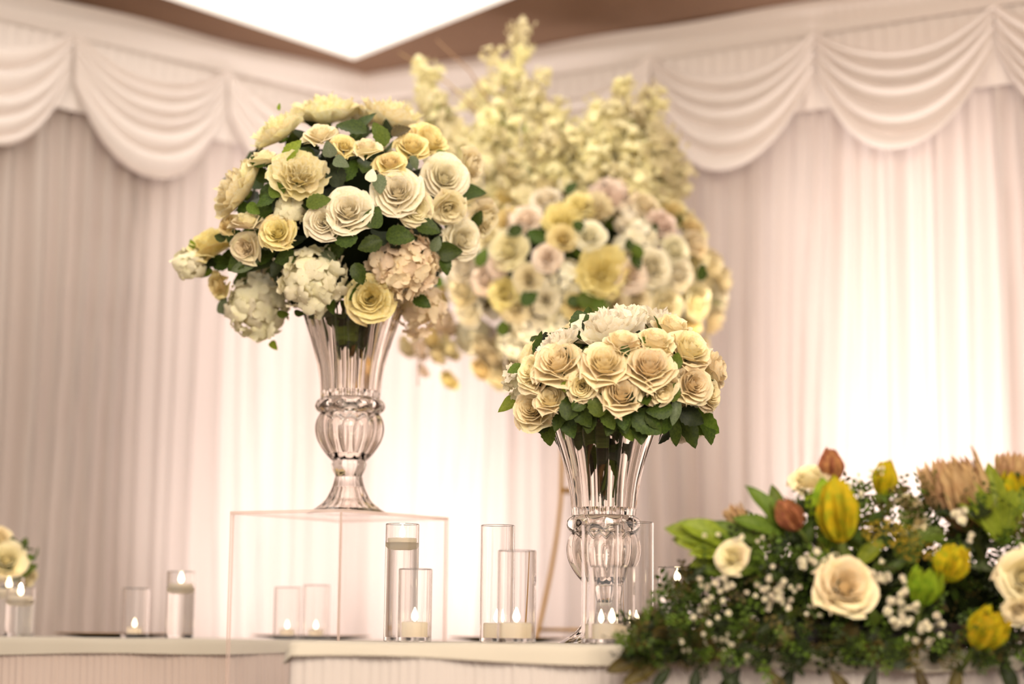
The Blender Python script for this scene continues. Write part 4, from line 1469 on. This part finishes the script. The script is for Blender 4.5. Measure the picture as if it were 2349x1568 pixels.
def bract_bud(px, py, L, ang, mk, n=9, spread=0.35, dep=None, wide=1.5, kk=1.0, name='bud', lk='long'):
    """a leucadendron / protea-like bud: a whorl of bracts round an axis"""
    P, nn = A.hit(px, py, dep, kk)
    Lm = L * P.y / FPX
    a = math.radians(ang)
    ax = Vector((math.cos(a), -0.25, math.sin(a))).normalized()
    base = P - ax * Lm * .5 - A.base
    mb = MB(); mb.tube([(0, 0, -0.6), (0, 0, 0.0), (0, 0, 0.3)], 0.05, 6, 0.1)
    o = ob(name, mb.mesh(name, M['stem']), A.root, orient(base, ax, Lm))
    for layer in range(3):
        for k in range(n - layer * 2):
            th = 2 * PI * k / (n - layer * 2) + layer * .5
            sp = spread * (1 - 0.36 * layer)
            d = Vector((math.cos(th) * sp, math.sin(th) * sp, 1))
            put_leaf(o, Vector((math.cos(th), math.sin(th), 0)) * 0.07, d, Vector((math.cos(th), math.sin(th), 0.3)), A.rnd.uniform(.88, 1.05) * (1 - .06 * layer), lk, mk, A.rnd, 'bract', wide)
    return o


# long leaf fans
for (bx, by, tips, mk, wd) in (
        ((1690), 1262, ((1540, 1198), (1575, 1188), (1560, 1235), (1590, 1262), (1610, 1200), (1600, 1180), (1550, 1220), (1585, 1290)), 'leaf_light', 1.25),
        (1800, 1230, ((1730, 1110), (1775, 1115), (1700, 1180)), 'leaf_mid', 1.1),
        (2300, 1260, ((2272, 1058), (2225, 1095), (2320, 1075), (2215, 1150), (2349, 1110)), 'leaf_light', 0.85),
        (1900, 1230, ((1860, 1120), (1950, 1120), (1890, 1105)), 'bract_g', 1.7),
        (1760, 1300, ((1640, 1215), (1620, 1300), (1655, 1190)), 'leaf_mid', 1.3),
        (1960, 1300, ((1880, 1215), (2020, 1240)), 'leaf_light', 1.5)):
    for (tx, ty) in tips:
        P0, n0 = A.hit(bx, by, -0.18)
        P1, n1 = A.hit(tx, ty, -0.20 + A.rnd.uniform(-.04, .04))
        d = P1 - P0
        put_leaf(A.root, P0 - A.base, d, (A.rnd.gauss(0, .3), -1, .5), d.length, 'lance', mk, A.rnd, wide=wd)
bract_bud(1920, 1172, 150, 100, 'bract_y', 7, 0.30, -0.24, 1.25)
bract_bud(1908, 1068, 78, 95, 'bract_r', 9, 0.3, -0.12, 1.5)
bract_bud(1812, 1182, 80, 125, 'bract_r', 9, 0.3, -0.22, 1.6)
bract_bud(2030, 1100, 84, 85, 'bract_y', 8, 0.25, -0.14, 1.4)
bract_bud(2182, 1292, 90, 70, 'bract_y', 9, 0.45, -0.24, 1.7)
bract_bud(2262, 1445, 100, 60, 'bract_y', 8, 0.5, -0.24, 1.5)
bract_bud(2120, 1345, 90, 80, 'bract_g', 9, 0.6, -0.24, 1.2)
bract_bud(2330, 1120, 100, 90, 'bract_y', 9, 0.5, -0.12, 1.0)
# pincushion-like beige spikes
bract_bud(2200, 1135, 180, 112, 'bract_beige', 20, 0.55, -0.14, 0.75, lk='lance')
bract_bud(2325, 1088, 100, 92, 'bract_beige', 18, 0.55, -0.10, 0.8, lk='lance')
bract_bud(1690, 1185, 60, 120, 'bract_beige', 12, 0.6, -0.16, 0.6, lk='lance')
for (x, y, r, fc) in ((1858, 1097, 44, (-0.2, -0.6, 0.8)), (1677, 1277, 36, (-0.5, -0.8, 0.2)), (1940, 1340, 66, (0.05, -1, 0.3)), (2352, 1322, 58, (0.1, -1, 0)), (2100, 1192, 30, (0.1, -0.8, 0.6)), (2085, 1150, 28, (0, -0.4, 1)), (2340, 1400, 34, (0, -.9, -.3))):
    A.rose(x, y, r, 'peach' if r > 60 else 'white', fc, dep=-0.245 if y > 1250 else -0.12, layers=(4, 4, 4))
# mustard yarrow heads
for (x, y, r) in ((2030, 1225, 56), (2105, 1262, 50), (2075, 1225, 36)):
    P, nn = A.hit(x, y, -0.2)
    R = r * P.y / FPX
    mb = MB()
    for q in sph(110, A.rnd, 0.15):
        if q.z > -0.1:
            mb.lathe([(0.02, -.06), (0.075, 0), (0.05, .05)], 5, c=(q.x * .9, q.y * .9, q.z * .35))
    o = ob('yarrow_head', mb.mesh('yarrow_head', M['yarrow']), A.root, orient(P - A.base, (0, -0.6, 0.8), R))
# tiny white blossom sprays
tiny = []
for j in range(2):
    rr = random.Random(400 + j)
    mb = MB()
    for q in sph(7, rr, 0.25):
        me = rr.choice(FLORET['tiny'])
        mb.add([tuple(v.co) for v in me.vertices], [tuple(p.vertices) for p in me.polygons], orient(q * 0.4, q, 0.75, rr.random() * 6))
    tiny.append(mb.mesh('tiny_blossom', M['gyps']))
for (x, y, n, sx, sy, s0) in ((1640, 1350, 12, 26, 26, 10), (1622, 1420, 12, 30, 34, 10), (1770, 1350, 20, 42, 30, 10), (1800, 1385, 16, 45, 28, 9), (2035, 1330, 14, 34, 24, 10), (2075, 1385, 18, 30, 32, 13), (2120, 1430, 16, 40, 34, 12),
                              (1850, 1280, 10, 20, 16, 12), (1680, 1230, 8, 60, 20, 8), (2215, 1200, 10, 26, 24, 12), (1960, 1120, 12, 22, 40, 7), (1665, 1470, 8, 40, 12, 9), (1560, 1490, 6, 20, 10, 9), (2010, 1080, 5, 20, 10, 6), (1690, 1500, 6, 30, 10, 9)):
    P0, _ = A.hit(x, y + sy, -0.18)
    mb = MB()
    pts = []
    for i in range(n):
        P, nn = A.hit(x + A.rnd.gauss(0, sx * .75), y + A.rnd.gauss(0, sy * .75), -0.235 + A.rnd.uniform(-.02, .03))
        pts.append(P - A.base)
        mb.tube([P0 - A.base, (P0 - A.base).lerp(pts[-1], .6) + Vector((0, 0, .004)), pts[-1]], 0.0009, 4)
    o = ob('blossom_spray', mb.mesh('blossom_spray', M['stem']), A.root)
    for P in pts:
        ob('tiny_blossom', A.rnd.choice(tiny), o, orient(P, (A.rnd.gauss(0, .5), -1, A.rnd.gauss(0, .5)), s0 * 0.8 * Y5 / FPX * A.rnd.uniform(.7, 1.2)))
# filler foliage: nearest large leaves as parts
cnt = 0
while cnt < 210:
    x = A.rnd.uniform(1480, 2400); 
    top = np.interp(x, [1480, 1560, 1650, 1750, 1850, 2000, 2100, 2400], [1440, 1330, 1240, 1190, 1150, 1140, 1140, 1120])
    bot = np.interp(x, [1480, 1600, 1750, 2349, 2400], [1505, 1505, 1508, 1505, 1505])
    y = A.rnd.uniform(top, bot)
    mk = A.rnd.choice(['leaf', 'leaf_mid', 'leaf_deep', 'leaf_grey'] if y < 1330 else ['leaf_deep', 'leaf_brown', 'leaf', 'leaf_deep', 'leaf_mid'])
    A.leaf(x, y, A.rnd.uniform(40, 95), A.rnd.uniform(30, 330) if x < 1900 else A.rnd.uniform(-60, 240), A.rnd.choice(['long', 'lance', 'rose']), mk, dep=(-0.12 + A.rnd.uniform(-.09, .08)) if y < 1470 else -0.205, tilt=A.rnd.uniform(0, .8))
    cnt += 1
# fine feathery foliage: too small to pick apart
mb = MB()
lm = leaf_mesh('tiny', M['leaf_mid'], 1)
lv, lf = [tuple(v.co) for v in lm.vertices], [tuple(p.vertices) for p in lm.polygons]
bpy.data.meshes.remove(lm)
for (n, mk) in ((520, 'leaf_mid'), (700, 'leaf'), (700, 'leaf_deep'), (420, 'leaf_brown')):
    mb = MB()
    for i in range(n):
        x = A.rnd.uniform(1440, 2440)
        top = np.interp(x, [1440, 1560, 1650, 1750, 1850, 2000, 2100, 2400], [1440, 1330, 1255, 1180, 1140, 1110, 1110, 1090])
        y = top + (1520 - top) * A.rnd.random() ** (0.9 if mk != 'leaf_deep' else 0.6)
        P, nn = A.hit(x, y, A.rnd.uniform(-.22, .05) if y < 1470 else A.rnd.uniform(-.26, -.19))
        if y > 1488 and A.rnd.random() < 0.7: continue
        # a sprig: short stem with 8 leaflets
        d = Vector((A.rnd.gauss(0, .8), A.rnd.gauss(-.3, .6), A.rnd.gauss(.35 if y < 1400 else -.2, .7))).normalized()
        sd = d.orthogonal().normalized()
        sd = Matrix.Rotation(A.rnd.random() * 6.28, 3, d) @ sd
        s = A.rnd.uniform(.012, .02)
        for k in range(6):
            t = (d * .6 + sd * (1 if k % 2 else -1)).normalized()
            z = d.cross(sd)
            xx = t.cross(z).normalized()
            m4 = Matrix((xx * s, t * s, z * s)).transposed().to_4x4()
            m4.translation = P - A.base + d * s * .55 * k
            mb.add(lv, lf, m4)
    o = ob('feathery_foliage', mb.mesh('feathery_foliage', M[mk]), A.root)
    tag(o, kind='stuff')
# trailing dark blades at the bottom, over the table edge
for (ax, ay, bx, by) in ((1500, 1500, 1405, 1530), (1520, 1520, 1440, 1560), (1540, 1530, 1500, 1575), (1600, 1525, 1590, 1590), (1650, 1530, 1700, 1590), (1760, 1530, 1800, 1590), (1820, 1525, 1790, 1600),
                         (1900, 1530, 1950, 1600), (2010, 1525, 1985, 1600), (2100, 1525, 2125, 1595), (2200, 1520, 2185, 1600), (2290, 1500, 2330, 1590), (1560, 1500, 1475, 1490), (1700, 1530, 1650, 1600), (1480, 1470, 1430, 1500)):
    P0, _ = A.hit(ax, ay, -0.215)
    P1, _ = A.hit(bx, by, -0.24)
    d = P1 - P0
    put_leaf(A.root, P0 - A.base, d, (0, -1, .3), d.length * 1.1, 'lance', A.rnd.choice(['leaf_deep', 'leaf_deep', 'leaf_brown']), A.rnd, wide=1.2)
